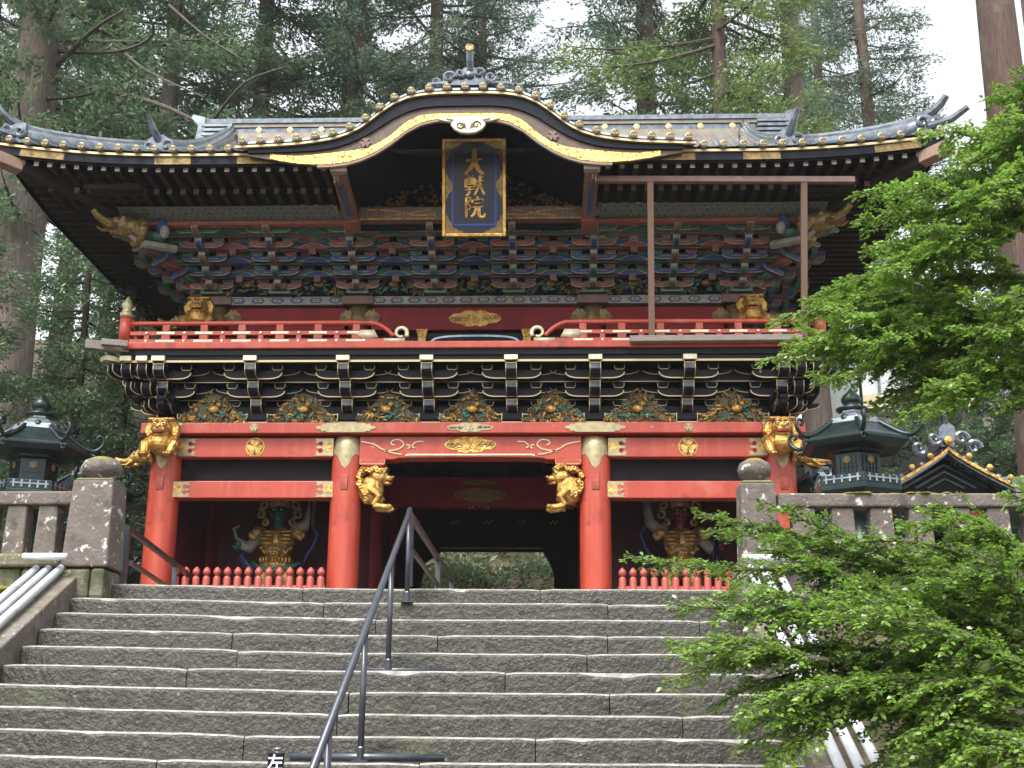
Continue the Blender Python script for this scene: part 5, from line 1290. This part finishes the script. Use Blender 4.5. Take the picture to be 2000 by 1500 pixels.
obj('shaft', MB().tube([(0, 0, 0), (0, 0, pz.z - 1.45)], .022, 8), M['black'], cp); obj('bracket', MB().tube([(0, 0, pz.z - 1.6), (-.35, -.1, pz.z - 1.55)], .018, 6), M['black'], cp)
HAZE = .0004
# ================================================================ TREES
def leaves(name, c, d, L, Wd, mat_, parent, rg, nrm=None, loc=None, droop=0):
    """c,d: (n,3) bases and directions; one rhombic leaf each"""
    n = len(c); d = d / np.linalg.norm(d, axis=1, keepdims=True)
    if nrm is None: nrm = rg.normal(size=(n, 3))
    s = np.cross(d, nrm); s /= np.linalg.norm(s, axis=1, keepdims=True) + 1e-9
    L = np.broadcast_to(L, n)[:, None]; Wd = np.broadcast_to(Wd, n)[:, None]
    v = np.empty((n, 4, 3), np.float32)
    v[:, 0] = c; v[:, 1] = c + d * L * .5 + s * Wd * .5; v[:, 2] = c + d * L; v[:, 3] = c + d * L * .5 - s * Wd * .5
    if droop: v[:, 2, 2] -= L[:, 0] * droop
    me = bpy.data.meshes.new(name)
    me.vertices.add(4 * n); me.vertices.foreach_set('co', v.ravel())
    me.loops.add(4 * n); me.loops.foreach_set('vertex_index', np.arange(4 * n, dtype=np.int32))
    me.polygons.add(n); me.polygons.foreach_set('loop_start', np.arange(0, 4 * n, 4, dtype=np.int32))
    a = me.attributes.new('tint', 'FLOAT', 'POINT')
    t = rg.uniform(0, 1, n) * .7 + .3 * (.5 + .5 * np.sin(c[:, 0] * 2.3 + c[:, 1] * 1.7 + c[:, 2] * 1.9))
    a.data.foreach_set('value', np.repeat(t.astype(np.float32), 4))
    me.materials.append(mat_); me.update(); me.validate()
    o = bpy.data.objects.new(name, me); COL.objects.link(o); o.parent = parent
    if loc is not None: o.location = loc
    return o

def cedar_parts(seed, H, z0, Rm, nb, per, leafL, leafW, lm, par, clump=.34, droop=.25, gap=.0):
    """limbs and crown of a conifer: boughs carrying drooping tufts"""
    rg = np.random.default_rng(seed); wood = MB(); C = []; Dd = []
    for i in range(nb):
        h = z0 + (H - z0) * (i + rg.uniform(0, 1)) / nb; u = (h - z0) / (H - z0)
        az = rg.uniform(0, 2 * np.pi); Lb = Rm * (1 - u) ** .65 * rg.uniform(.55, 1.1) + .4
        if rg.random() < gap: continue
        k = 7; pts = []
        dr = rg.uniform(.05, .5)
        bend = rg.uniform(-.35, .35)
        for j in range(k + 1):
            t = j / k; a = az + bend * t
            pts.append((Lb * t * np.cos(a), Lb * t * np.sin(a), h + Lb * (-dr * t + (dr + .1) * .6 * t ** 2.4)))
        P = np.array(pts)
        wood.tube(pts, [max(.008, (.018 + .012 * Lb) * (1 - .85 * j / k)) for j in range(k + 1)], 5, caps=False)
        nc = max(3, int(Lb / .34))
        for j in range(nc):
            t = .22 + .78 * (j + rg.uniform(0, 1)) / nc; f = t * k; q = min(int(f), k - 1); p = P[q] + (P[q + 1] - P[q]) * (f - q)
            dv = (P[q + 1] - P[q]); dv /= np.linalg.norm(dv)
            side = np.array([-dv[1], dv[0], 0]); sg_ = rg.uniform(-1, 1)
            cc = p + side * sg_ * (.25 + .28 * Lb * (1 - .6 * t)) * .6 + np.array([0, 0, rg.uniform(-.35, .12)])
            n = int(per * rg.uniform(.6, 1.3))
            off = rg.normal(size=(n, 3)) * np.array([clump, clump, clump * .55]) * .55
            C.append(cc + off)
            D0_ = off * 1.2 + dv * .5 + side * sg_ * .4 + np.array([0, 0, -droop]) + rg.normal(size=(n, 3)) * .45
            Dd.append(D0_)
    wood.tube([(0, 0, z0 - .5), (0, 0, H * .9)], [.09, .02], 5)
    obj('limb', wood, M['twig'], par)
    C = np.concatenate(C); Dd = np.concatenate(Dd)
    return leaves('crown', C, Dd, rg.uniform(.7, 1.3, len(C)) * leafL, leafW, lm, par, rg)

def trunk_mb(H, r, seed, lean=0):
    q = random.Random(seed); n = 14; m = MB(); pts = []; rr = []
    for i in range(n + 1):
        t = i / n; pts.append((lean * t * H + .06 * math.sin(t * 5 + seed) , .06 * math.cos(t * 4 + seed), -1.0 + (H + 1.0) * t)); rr.append(r * (1.0 - .72 * t) * (1 + .35 * math.exp(-t * 18)))
    N = 18; m.tube(pts, rr, N)
    # fluted stringy trunk
    vs = []
    for i, v in enumerate(m.v):
        k, j = divmod(i, N); c = pts[k]; f = 1 + .07 * math.sin(j * 2 * math.pi / N * 5 + k * .25) + q.uniform(-.03, .03)
        vs.append((c[0] + (v[0] - c[0]) * f, c[1] + (v[1] - c[1]) * f, v[2]))
    m.v = vs
    return m
protos = {}
def crown_into(t, kind, s):
    """first tree of a kind builds limbs and crown, later ones copy both"""
    if kind not in protos:
        a = {'dense': (41, 27, 7.0, 4.4, 105, 68, .18, .058, M['leafB']), 'dark': (42, 28, 8.5, 4.2, 95, 62, .19, .058, M['leafC']), 'loose': (43, 27, 9.0, 4.6, 80, 60, .17, .056, M['leafC']), 'yellow': (44, 25, 6.5, 4.6, 102, 66, .17, .056, M['leafD']), 'young': (45, 15, 1.6, 3.6, 85, 54, .17, .06, M['leafF'])}[kind]
        cedar_parts(a[0], a[1], a[2], a[3], a[4], a[5], a[6], a[7], a[8], t, droop=.25 if kind != 'young' else .1)
        protos[kind] = [c for c in t.children if c.name.split('.')[0] in ('limb', 'crown')]
        for c in protos[kind]: c.scale = (s, s, s)
    else:
        for c in protos[kind]:
            o = dup(c, t); o.scale = (s, s, s)
def tree(label, px, py, Y, r, kind, s=1.0, rz=0, pale=False, H=30, group='cedars behind the gate', name='cedar_tree', lean=0, drop=None):
    p = at(px, py, Y); g = hill(p.x, p.y)
    t = thing(name, label, 'tree', (p.x, p.y, g), rz, group)
    o = obj('trunk', trunk_mb(H, r, int(px) % 17, lean), M['barkpale' if pale else 'bark'], t, smooth=True)
    o.rotation_euler = (0, 0, -rz)
    if kind: crown_into(t, kind, s)
    return t
#       label                                                              px   py   Y   r   crown
tree('great cedar trunk at the left edge behind the upturned roof corner', 52, 300, 25, .68, 'dense', 1.08, .3, True)
tree('dark cedar trunk rising behind the left flank of the curved gable', 695, 130, 34, .50, 'dark', 1.0, 1.3)
tree('slim dark cedar rising just left of the gable crest', 850, 110, 38, .36, 'loose', 1.02, 2.1)
tree('pale thin trunk rising right behind the gable crest', 942, 110, 42, .26, 'loose', .95, 4.2, True)
tree('dark cedar right of the bright sky gap above the gable', 1262, 120, 34, .42, 'dark', 1.0, .9)
tree('pale grey trunk behind the right end of the main roof ridge', 1556, 190, 30, .40, None, 1.0, 2.6, True)
tree('massive reddish cedar trunk in the upper right corner', 1950, 100, 23, .56, None, 1.15, 5.3)
tree('pale cedar trunk touching the massive reddish one at the right edge', 2030, 100, 25, .42, None, 1, 0, True)
tree('cedar filling the upper left above the left roof eave', 330, 200, 30, .34, 'dense', 1.0, 2.2, True)
tree('yellow-green cedar above the right end of the ridge', 1405, 150, 28, .26, 'yellow', 1.0, .4)
tree('cedar between the great left trunk and the curved gable', 510, 150, 33, .36, 'dense', 1.05, 4.0)
tree('sparse cedar against white sky above the right roof corner', 1690, 150, 39, .34, 'loose', .92, 1.4)
tree('distant cedar behind the left roof slope', 180, 150, 40, .4, 'dark', 1.1, 1.9)
tree('far cedar behind the pale right trunk', 1600, 150, 50, .4, 'dark', 1.1, 3.8)
tree('far cedar at the upper left edge', -40, 150, 36, .45, 'dense', 1.1, 3.1)
tree('slim pale trunk behind the pavilion roof', 1886, 820, 26, .13, 'young', .55, 3, True, 9, 'slim trunks beyond the right balustrade', 'slim_tree')
tree('thinnest pale trunk left of the pavilion finial', 1814, 820, 29, .10, 'young', .55, 1.0, True, 9, 'slim trunks beyond the right balustrade', 'slim_tree')
tree('dark slim trunk at the right edge above the pavilion', 1985, 780, 25, .17, 'young', .6, 0, False, 10, 'slim trunks beyond the right balustrade', 'slim_tree')
G2 = 'young conifers left of the gate'
tree('young green conifer left of the gate under the eave', 165, 620, 19.5, .10, 'young', .54, .5, False, 9, G2, 'young_conifer')
tree('shorter young conifer at the left edge behind the lantern', -110, 640, 17.5, .10, 'young', .5, 2.5, False, 8, G2, 'young_conifer')
tree('young conifer farther back between the eave and the slope', 200, 700, 26, .12, 'young', .58, 4.1, False, 9, G2, 'young_conifer')
tree('dark leaning trunk on the slope left of the balcony', 222, 830, 21, .11, 'young', .50, 5.1, False, 8, G2, 'young_conifer', lean=.05)
tree('young conifer in front of the pale sheeted building', 1810, 720, 30, .12, 'young', .50, 3.3, False, 9, G2, 'young_conifer')

# long bare boughs of the great left cedar
t = [o for o in COL.objects if o.get('label', '').startswith('great cedar')][0]
m = MB(); t0 = t.location
def pathpx(l): return [at(*q) for q in l]
inv = Matrix.Rotation(-.3, 4, 'Z')
for l, r in (([(100, 150, 25), (200, 175, 24), (300, 200, 23), (380, 235, 22.5), (420, 260, 22)], .07), ([(110, 100, 25), (230, 100, 24), (300, 65, 23), (270, 0, 22)], .06), ([(110, 130, 25), (180, 60, 24), (240, 20, 23.5)], .07), ([(240, 100, 24), (290, 140, 23), (400, 190, 22)], .04), ([(420, 230, 23), (480, 160, 22), (560, 130, 21.5)], .04), ([(330, 10, 23), (400, 70, 23), (480, 120, 23)], .04), ([(100, 170, 25), (200, 200, 25), (240, 280, 24)], .04)):
    pts = [inv @ (p - t0) for p in pathpx(l)]
    m.tube(smooth_pts([tuple(p) for p in pts], 4), [r * (1 - .7 * i / (4 * (len(l) - 1))) for i in range(4 * (len(l) - 1) + 1)], 6, caps=False)
obj('bare_bough', m, M['twig'], t)

# ---- shrubs on the slope and behind the gate
def shrub_parts(t, seed, n=900, s=(1, .8, .55), lm='leafE', L=.11):
    rg = np.random.default_rng(seed)
    c = rg.normal(size=(n, 3)); c /= np.linalg.norm(c, axis=1, keepdims=True); c *= rg.uniform(.35, 1, (n, 1)) ** .5
    c[:, 2] = np.abs(c[:, 2]); rad = 1 + .25 * np.sin(c[:, 0] * 7 + seed) * np.cos(c[:, 1] * 6) + .2 * np.sin(c[:, 2] * 9)
    c = c * rad[:, None] * np.array(s)
    leaves('foliage', c, c + rg.normal(size=(n, 3)) * .5, rg.uniform(.7, 1.3, n) * L, L * .5, M[lm], t, rg)
    w = MB()
    for k in range(7):
        a = rg.uniform(0, 6.28); w.tube([(0, 0, -.1), (.4 * s[0] * math.cos(a), .4 * s[1] * math.sin(a), .5 * s[2]), (.8 * s[0] * math.cos(a), .8 * s[1] * math.sin(a), .9 * s[2])], [.02, .014, .006], 5, caps=False)
    obj('stem', w, M['twig'], t)
sp = {}
def shrub(label, x, y, s, kind, rz, group):
    t = thing('shrub', label, 'shrub', (x, y, hill(x, y) - .02), rz, group)
    if kind not in sp: shrub_parts(t, 60 + kind, 2600 if kind < 3 else 1800, [(1, .8, .6), (.9, .9, .8), (1.2, .8, .5), (.8, .8, .5)][kind], ['leafE', 'leafD', 'leafE', 'leafB'][kind], [.085, .08, .09, .085][kind]); sp[kind] = list(t.children)
    else:
        for c in sp[kind]: dup(c, t)
    t.scale = (s, s, s)
G3 = 'shrubs behind the gate passage'
for i, (px, Y, s, k, lab) in enumerate(((850, 25.2, 1.0, 1, 'yellow-green shrub seen through the passage beside the handrail post'), (935, 25.4, 1.0, 0, 'shrub seen through the left half of the gate passage'), (1010, 25.0, .9, 2, 'broad low shrub seen in the middle of the gate passage'), (1080, 25.2, .95, 0, 'shrub seen at the right side of the gate passage'), (900, 27.4, .9, 3, 'darker shrub higher on the bank seen through the passage, left'), (1050, 28.0, .8, 3, 'darker shrub higher on the bank seen through the passage, right'), (985, 29.2, .6, 1, 'small shrub highest on the bank seen through the passage'))):
    p = at(px, 1120, Y); shrub(lab, p.x, p.y, s * 1.25, k, i * 1.3, G3)
G4 = 'shrubs on the left slope'
for i, (px, py, Y, s, k, lab) in enumerate(((262, 960, 23, .9, 3, 'shrub on the slope between the left lantern and the corner pillar'), (210, 850, 26, 1.3, 0, 'shrub high on the left slope behind the leaning trunk'), (285, 1000, 21.5, .7, 0, 'low shrub close to the left corner pillar'), (120, 700, 30, 1.6, 3, 'large dark shrub on the upper left slope'), (250, 760, 30, 1.4, 0, 'shrub on the slope under the left balcony corner'), (40, 760, 27, 1.5, 3, 'dark shrub at the left edge behind the lantern'), (225, 1010, 19.5, .6, 1, 'small yellow-green shrub behind the left stone post'))):
    p = at(px, py, Y); shrub(lab, p.x, p.y, s, k, i * 1.7, G4)
p = at(1760, 880, 24); shrub('bush between the right lantern and the pavilion', p.x, p.y, 1.5, 2, .4, 'bushes on the right'); 
p = at(1700, 900, 26); shrub('dark bush behind the right lantern', p.x, p.y, 1.8, 3, 1.4, 'bushes on the right')
# undergrowth covering the slopes: nobody could count it
rg = np.random.default_rng(77); n = 26000
x = rg.uniform(-24, 12, n); y = rg.uniform(14, 48, n)
ok = ((y > 25.2) | (x < -9.2)) & (np.sin(x * 1.1 + 2 * np.sin(y * .5)) + np.cos(y * .9 + x * .3) + rg.normal(size=n) * .5 > .3)
x, y = x[ok], y[ok]; z = np.array([hill(a, b) for a, b in zip(x, y)])
c = np.stack([x, y, z + rg.uniform(0, .3, len(x))], 1); d = rg.normal(size=c.shape) + np.array([0, 0, .9])
tag(leaves('undergrowth', c, d, rg.uniform(.12, .32, len(x)), .09, M['leafE'], None, rg), None, None, kind='stuff')

# ---- leafy boughs in the foreground on the right
def bough_leaves(paths, seed, twig, leafL, wood, C, D, Nn, L):
    rg = np.random.default_rng(seed)
    for pts, r0, tl in paths:
        P = np.array(smooth_pts([tuple(p) for p in pts], 6)); n = len(P)
        wood.tube([tuple(p) for p in P], [r0 * (1 - .82 * i / (n - 1)) for i in range(n)], 6, caps=False)
        seg = np.linalg.norm(np.diff(P, axis=0), axis=1); s = np.concatenate([[0], np.cumsum(seg)]); tot = s[-1]
        q = 0.04
        side = 1
        while q < tot:
            i = min(np.searchsorted(s, q) - 1, n - 2); i = max(i, 0); p = P[i] + (P[i + 1] - P[i]) * ((q - s[i]) / max(seg[i], 1e-6))
            f = (P[i + 1] - P[i]) / seg[i]
            sd_ = np.array([f[1], -f[0], 0]); sd_ /= np.linalg.norm(sd_) + 1e-9
            u = q / tot
            env = (.35 + .65 * min(1, u * 2.2)) * (1 - .78 * max(0, (u - .45) / .55) ** 1.3)
            ln_ = tl * env * rg.uniform(.6, 1.15)
            dirv = f * rg.uniform(.45, .9) + sd_ * side * rg.uniform(.6, 1.0) + np.array([0, 0, rg.uniform(-.55, .48)])
            dirv /= np.linalg.norm(dirv)
            m_ = max(3, int(ln_ / twig)); t = (np.arange(m_) + rg.uniform(0, 1, m_) * .6) / m_
            base = p + dirv * (t * ln_)[:, None]; base[:, 2] -= (t ** 2) * ln_ * rg.uniform(0, .35)
            wood.tube([tuple(p), tuple(p + dirv * ln_ * .5), tuple(p + dirv * ln_ * .95 - np.array([0, 0, .1 * ln_]))], [.004 + .004 * ln_, .003, .0015], 4, caps=False)
            s2 = np.cross(dirv, [0, 0, 1]); s2 /= np.linalg.norm(s2) + 1e-9
            for sg2 in (-1, 1):
                dd = dirv * .75 + s2 * sg2 * .8 + rg.normal(size=(m_, 3)) * .28
                nn = np.array([0, 0, 1.]) + rg.normal(size=(m_, 3)) * .45 + dirv * .15
                C.append(base + rg.normal(size=(m_, 3)) * .008); D.append(dd); Nn.append(nn); L.append(rg.uniform(.75, 1.25, m_) * leafL)
            side = -side; q += rg.uniform(.018, .038)
def leafy_tree(name, label, cat, foot, limbs, boughs, seed, leafL, trunk_r):
    """trunk from the foot, limbs, then leafy boughs given as world points"""
    t = thing(name, label, cat, foot); f = Vector(foot)
    w = MB(); C, D, Nn, L = [], [], [], []
    tm = MB()
    for l, r in limbs: tm.tube([tuple(Vector(p) - f) for p in smooth_pts([tuple(p) for p in l], 4)], [r * (1 - .5 * i / (4 * (len(l) - 1))) for i in range(4 * (len(l) - 1) + 1)], 8)
    obj('trunk', tm, M['bark'], t, smooth=True)
    bough_leaves([([Vector(p) - f for p in b], r, tl) for b, r, tl in boughs], seed, .0145, leafL, w, C, D, Nn, L)
    obj('branch', w, M['twig'], t)
    C, D, Nn, L = np.concatenate(C), np.concatenate(D), np.concatenate(Nn), np.concatenate(L)
    rg = np.random.default_rng(seed)
    leaves('crown', C, D, L, L * .56, M['leafA'], t, rg, nrm=Nn, droop=.12)
    return len(C)
rb = random.Random(21)
def B(l, r=.016, tl=.42):
    return ([at(*p) for p in l], r, tl)
def more(bs, n, dx, dy, dd):
    out = list(bs)
    for pts, r, tl in bs:
        for k in range(n):
            o = Vector((rb.uniform(-dx, dx), rb.uniform(-dd, dd), rb.uniform(-dy, dy))); sc = rb.uniform(.72, .95); root = pts[0]
            out.append(([root + (p - root) * (sc if i else 1) + o * (i / (len(pts) - 1)) for i, p in enumerate(pts)], r * .7, tl * rb.uniform(.8, 1.05)))
    return out
bA = [B([(1990, 520, 8.8), (1880, 490, 8.9), (1780, 470, 9.0), (1690, 490, 9.1)], .014, .34),
      B([(2000, 600, 8.5), (1890, 610, 8.5), (1790, 590, 8.6), (1690, 660, 8.7), (1560, 640, 8.8)], .014, .34),
      B([(2080, 720, 8.7), (1960, 690, 8.8), (1850, 740, 8.8), (1760, 760, 8.9), (1700, 790, 8.9)], .014, .30),
      B([(2080, 260, 8.4), (2010, 260, 8.4), (1950, 290, 8.5), (1880, 320, 8.6)], .014, .34),
      B([(2080, 460, 8.3), (1930, 410, 8.4), (1800, 415, 8.6), (1668, 432, 8.7)], .022, .40),
      B([(2080, 560, 8.6), (1880, 540, 8.8), (1740, 590, 8.9), (1600, 600, 9.0), (1505, 632, 9.0)], .022, .36),
      B([(2080, 640, 8.2), (1860, 650, 8.4), (1680, 690, 8.6), (1560, 690, 8.8), (1482, 708, 8.9)], .020, .36),
      B([(2080, 330, 8.6), (1960, 290, 8.7), (1870, 260, 8.8), (1800, 265, 8.8)], .018, .32),
      B([(2080, 230, 8.8), (2000, 190, 8.9), (1930, 195, 9.0)], .016, .34),
      B([(1900, 560, 8.6), (1800, 640, 8.5), (1720, 700, 8.4), (1640, 740, 8.4), (1590, 735, 8.4)], .014, .30),
      B([(2080, 690, 8.4), (1950, 740, 8.3), (1840, 780, 8.3), (1750, 820, 8.3)], .016, .30),
      B([(2080, 400, 9.0), (1940, 350, 9.1), (1840, 350, 9.2), (1720, 365, 9.2)], .016, .34),
      B([(2080, 760, 8.0), (2010, 770, 8.1), (1940, 745, 8.2)], .012, .28),
      B([(1990, 450, 8.2), (1900, 480, 8.1), (1800, 500, 8.1), (1715, 535, 8.1)], .014, .34),
      B([(2080, 290, 8.2), (1990, 330, 8.1), (1930, 380, 8.0), (1870, 400, 8.0)], .014, .34),
      B([(1960, 640, 8.9), (1880, 700, 9.0), (1820, 730, 9.0), (1770, 720, 9.0)], .012, .30),
      B([(1800, 560, 9.1), (1700, 540, 9.2), (1640, 560, 9.3), (1570, 585, 9.3)], .012, .26),
      B([(1760, 620, 8.5), (1680, 640, 8.5), (1600, 660, 8.5), (1530, 665, 8.5)], .012, .26),
      B([(2080, 560, 7.9), (2000, 600, 7.9), (1930, 640, 7.9), (1860, 640, 8.0)], .014, .30)]
footA = (5.3, 9.6, hill(5.3, 9.6))
limbsA = [([footA, (5.2, 9.4, 1.2), at(2140, 640, 8.6)], .14), ([at(2140, 640, 8.6), at(2120, 420, 8.5), at(2090, 230, 8.7)], .06)]
nA = leafy_tree('leafy_tree', 'bright green leafy tree reaching over the gate eaves from the right edge', 'tree', footA, limbsA, more(bA, 3, .14, .20, .40), 3, .042, .14)
bB = [B([(2060, 1470, 6.9), (1960, 1440, 6.9), (1860, 1450, 7.0), (1760, 1470, 7.0), (1690, 1500, 7.1)], .014, .36),
      B([(2080, 1350, 7.4), (1950, 1340, 7.5), (1820, 1330, 7.6), (1700, 1300, 7.7), (1600, 1300, 7.7)], .016, .38),
      B([(2080, 1260, 7.6), (1950, 1200, 7.7), (1850, 1190, 7.7), (1740, 1160, 7.8)], .014, .38),
      B([(2100, 1290, 7.2), (1850, 1180, 7.4), (1600, 1120, 7.6), (1400, 1110, 7.8), (1228, 1086, 7.9)], .022, .36),
      B([(2100, 1340, 7.0), (1780, 1290, 7.2), (1560, 1270, 7.4), (1400, 1300, 7.5), (1302, 1335, 7.5)], .020, .36),
      B([(2100, 1430, 6.9), (1840, 1390, 7.0), (1650, 1400, 7.1), (1540, 1420, 7.1), (1440, 1462, 7.1)], .020, .34),
      B([(1980, 1230, 7.7), (1740, 1110, 7.9), (1560, 1050, 8.0), (1450, 1020, 8.1), (1365, 1002, 8.1)], .018, .34),
      B([(2100, 1210, 7.4), (1930, 1110, 7.5), (1790, 1060, 7.6), (1660, 1060, 7.7)], .018, .38),
      B([(2100, 1150, 7.2), (1980, 1060, 7.3), (1890, 1010, 7.4), (1790, 995, 7.5)], .016, .34),
      B([(2100, 1060, 7.6), (2040, 990, 7.7), (1960, 965, 7.8)], .012, .26),
      B([(1800, 1240, 7.1), (1600, 1190, 7.2), (1430, 1190, 7.3), (1310, 1180, 7.4)], .016, .34),
      B([(2100, 1500, 6.2), (2020, 1480, 6.3), (1930, 1470, 6.4), (1870, 1490, 6.4)], .012, .26),
      B([(1900, 1330, 6.8), (1720, 1330, 6.8), (1560, 1350, 6.9), (1470, 1375, 7.0), (1440, 1400, 7.0)], .014, .30),
      B([(2060, 1330, 6.7), (1900, 1260, 6.7), (1760, 1220, 6.8), (1650, 1210, 6.9), (1560, 1200, 7.0)], .016, .38),
      B([(2060, 1380, 6.6), (1930, 1330, 6.6), (1800, 1330, 6.7), (1700, 1350, 6.8)], .014, .36),
      B([(2060, 1430, 6.6), (1930, 1400, 6.6), (1830, 1420, 6.6), (1760, 1440, 6.7)], .014, .32),
      B([(1740, 1150, 7.6), (1620, 1120, 7.6), (1540, 1080, 7.7), (1480, 1075, 7.7)], .012, .30),
      B([(2060, 1220, 7.0), (1960, 1160, 7.0), (1880, 1120, 7.1), (1800, 1120, 7.2)], .014, .36),
      B([(1620, 1290, 7.0), (1520, 1270, 7.1), (1430, 1250, 7.2), (1340, 1260, 7.3), (1305, 1245, 7.3)], .012, .28),
      B([(1640, 1390, 6.9), (1560, 1440, 6.9), (1500, 1480, 6.9)], .012, .26),
      B([(2060, 1290, 7.9), (1900, 1240, 8.0), (1760, 1180, 8.1), (1650, 1150, 8.2)], .014, .40),
      B([(2060, 1160, 8.0), (1930, 1140, 8.1), (1840, 1100, 8.2), (1720, 1090, 8.3)], .014, .40),
      B([(2060, 1500, 7.3), (1960, 1450, 7.3), (1850, 1470, 7.3), (1760, 1500, 7.4)], .012, .34)]
footB = (4.6, 7.2, hill(4.6, 7.2))
limbsB = [([footB, (4.5, 7.2, -.6), at(2170, 1400, 7.0)], .09), ([at(2170, 1400, 7.0), at(2140, 1250, 7.3), at(2110, 1080, 7.5)], .05)]
nB = leafy_tree('leafy_tree', 'bright green leafy tree spreading across the right side of the steps', 'tree', footB, limbsB, more(bB, 3, .14, .20, .35), 4, .037, .09)

# ---- rain-laden air: far trees fade a little
hm = bpy.data.materials.new('rain_haze'); hm.use_nodes = True; hn = hm.node_tree.nodes; hn.remove(hn['Principled BSDF'])
pvn = hn.new('ShaderNodeVolumePrincipled'); pvn.inputs['Color'].default_value = (.90, .95, 1, 1); pvn.inputs['Density'].default_value = HAZE; pvn.inputs['Anisotropy'].default_value = .2
hm.node_tree.links.new(pvn.outputs[0], hn['Material Output'].inputs['Volume'])
if HAZE: tag(obj('haze', MB().box(-170, 170, -170, 170, -2.7, 62), hm), None, None, kind='stuff')
print('LEAVES', nA, nB)
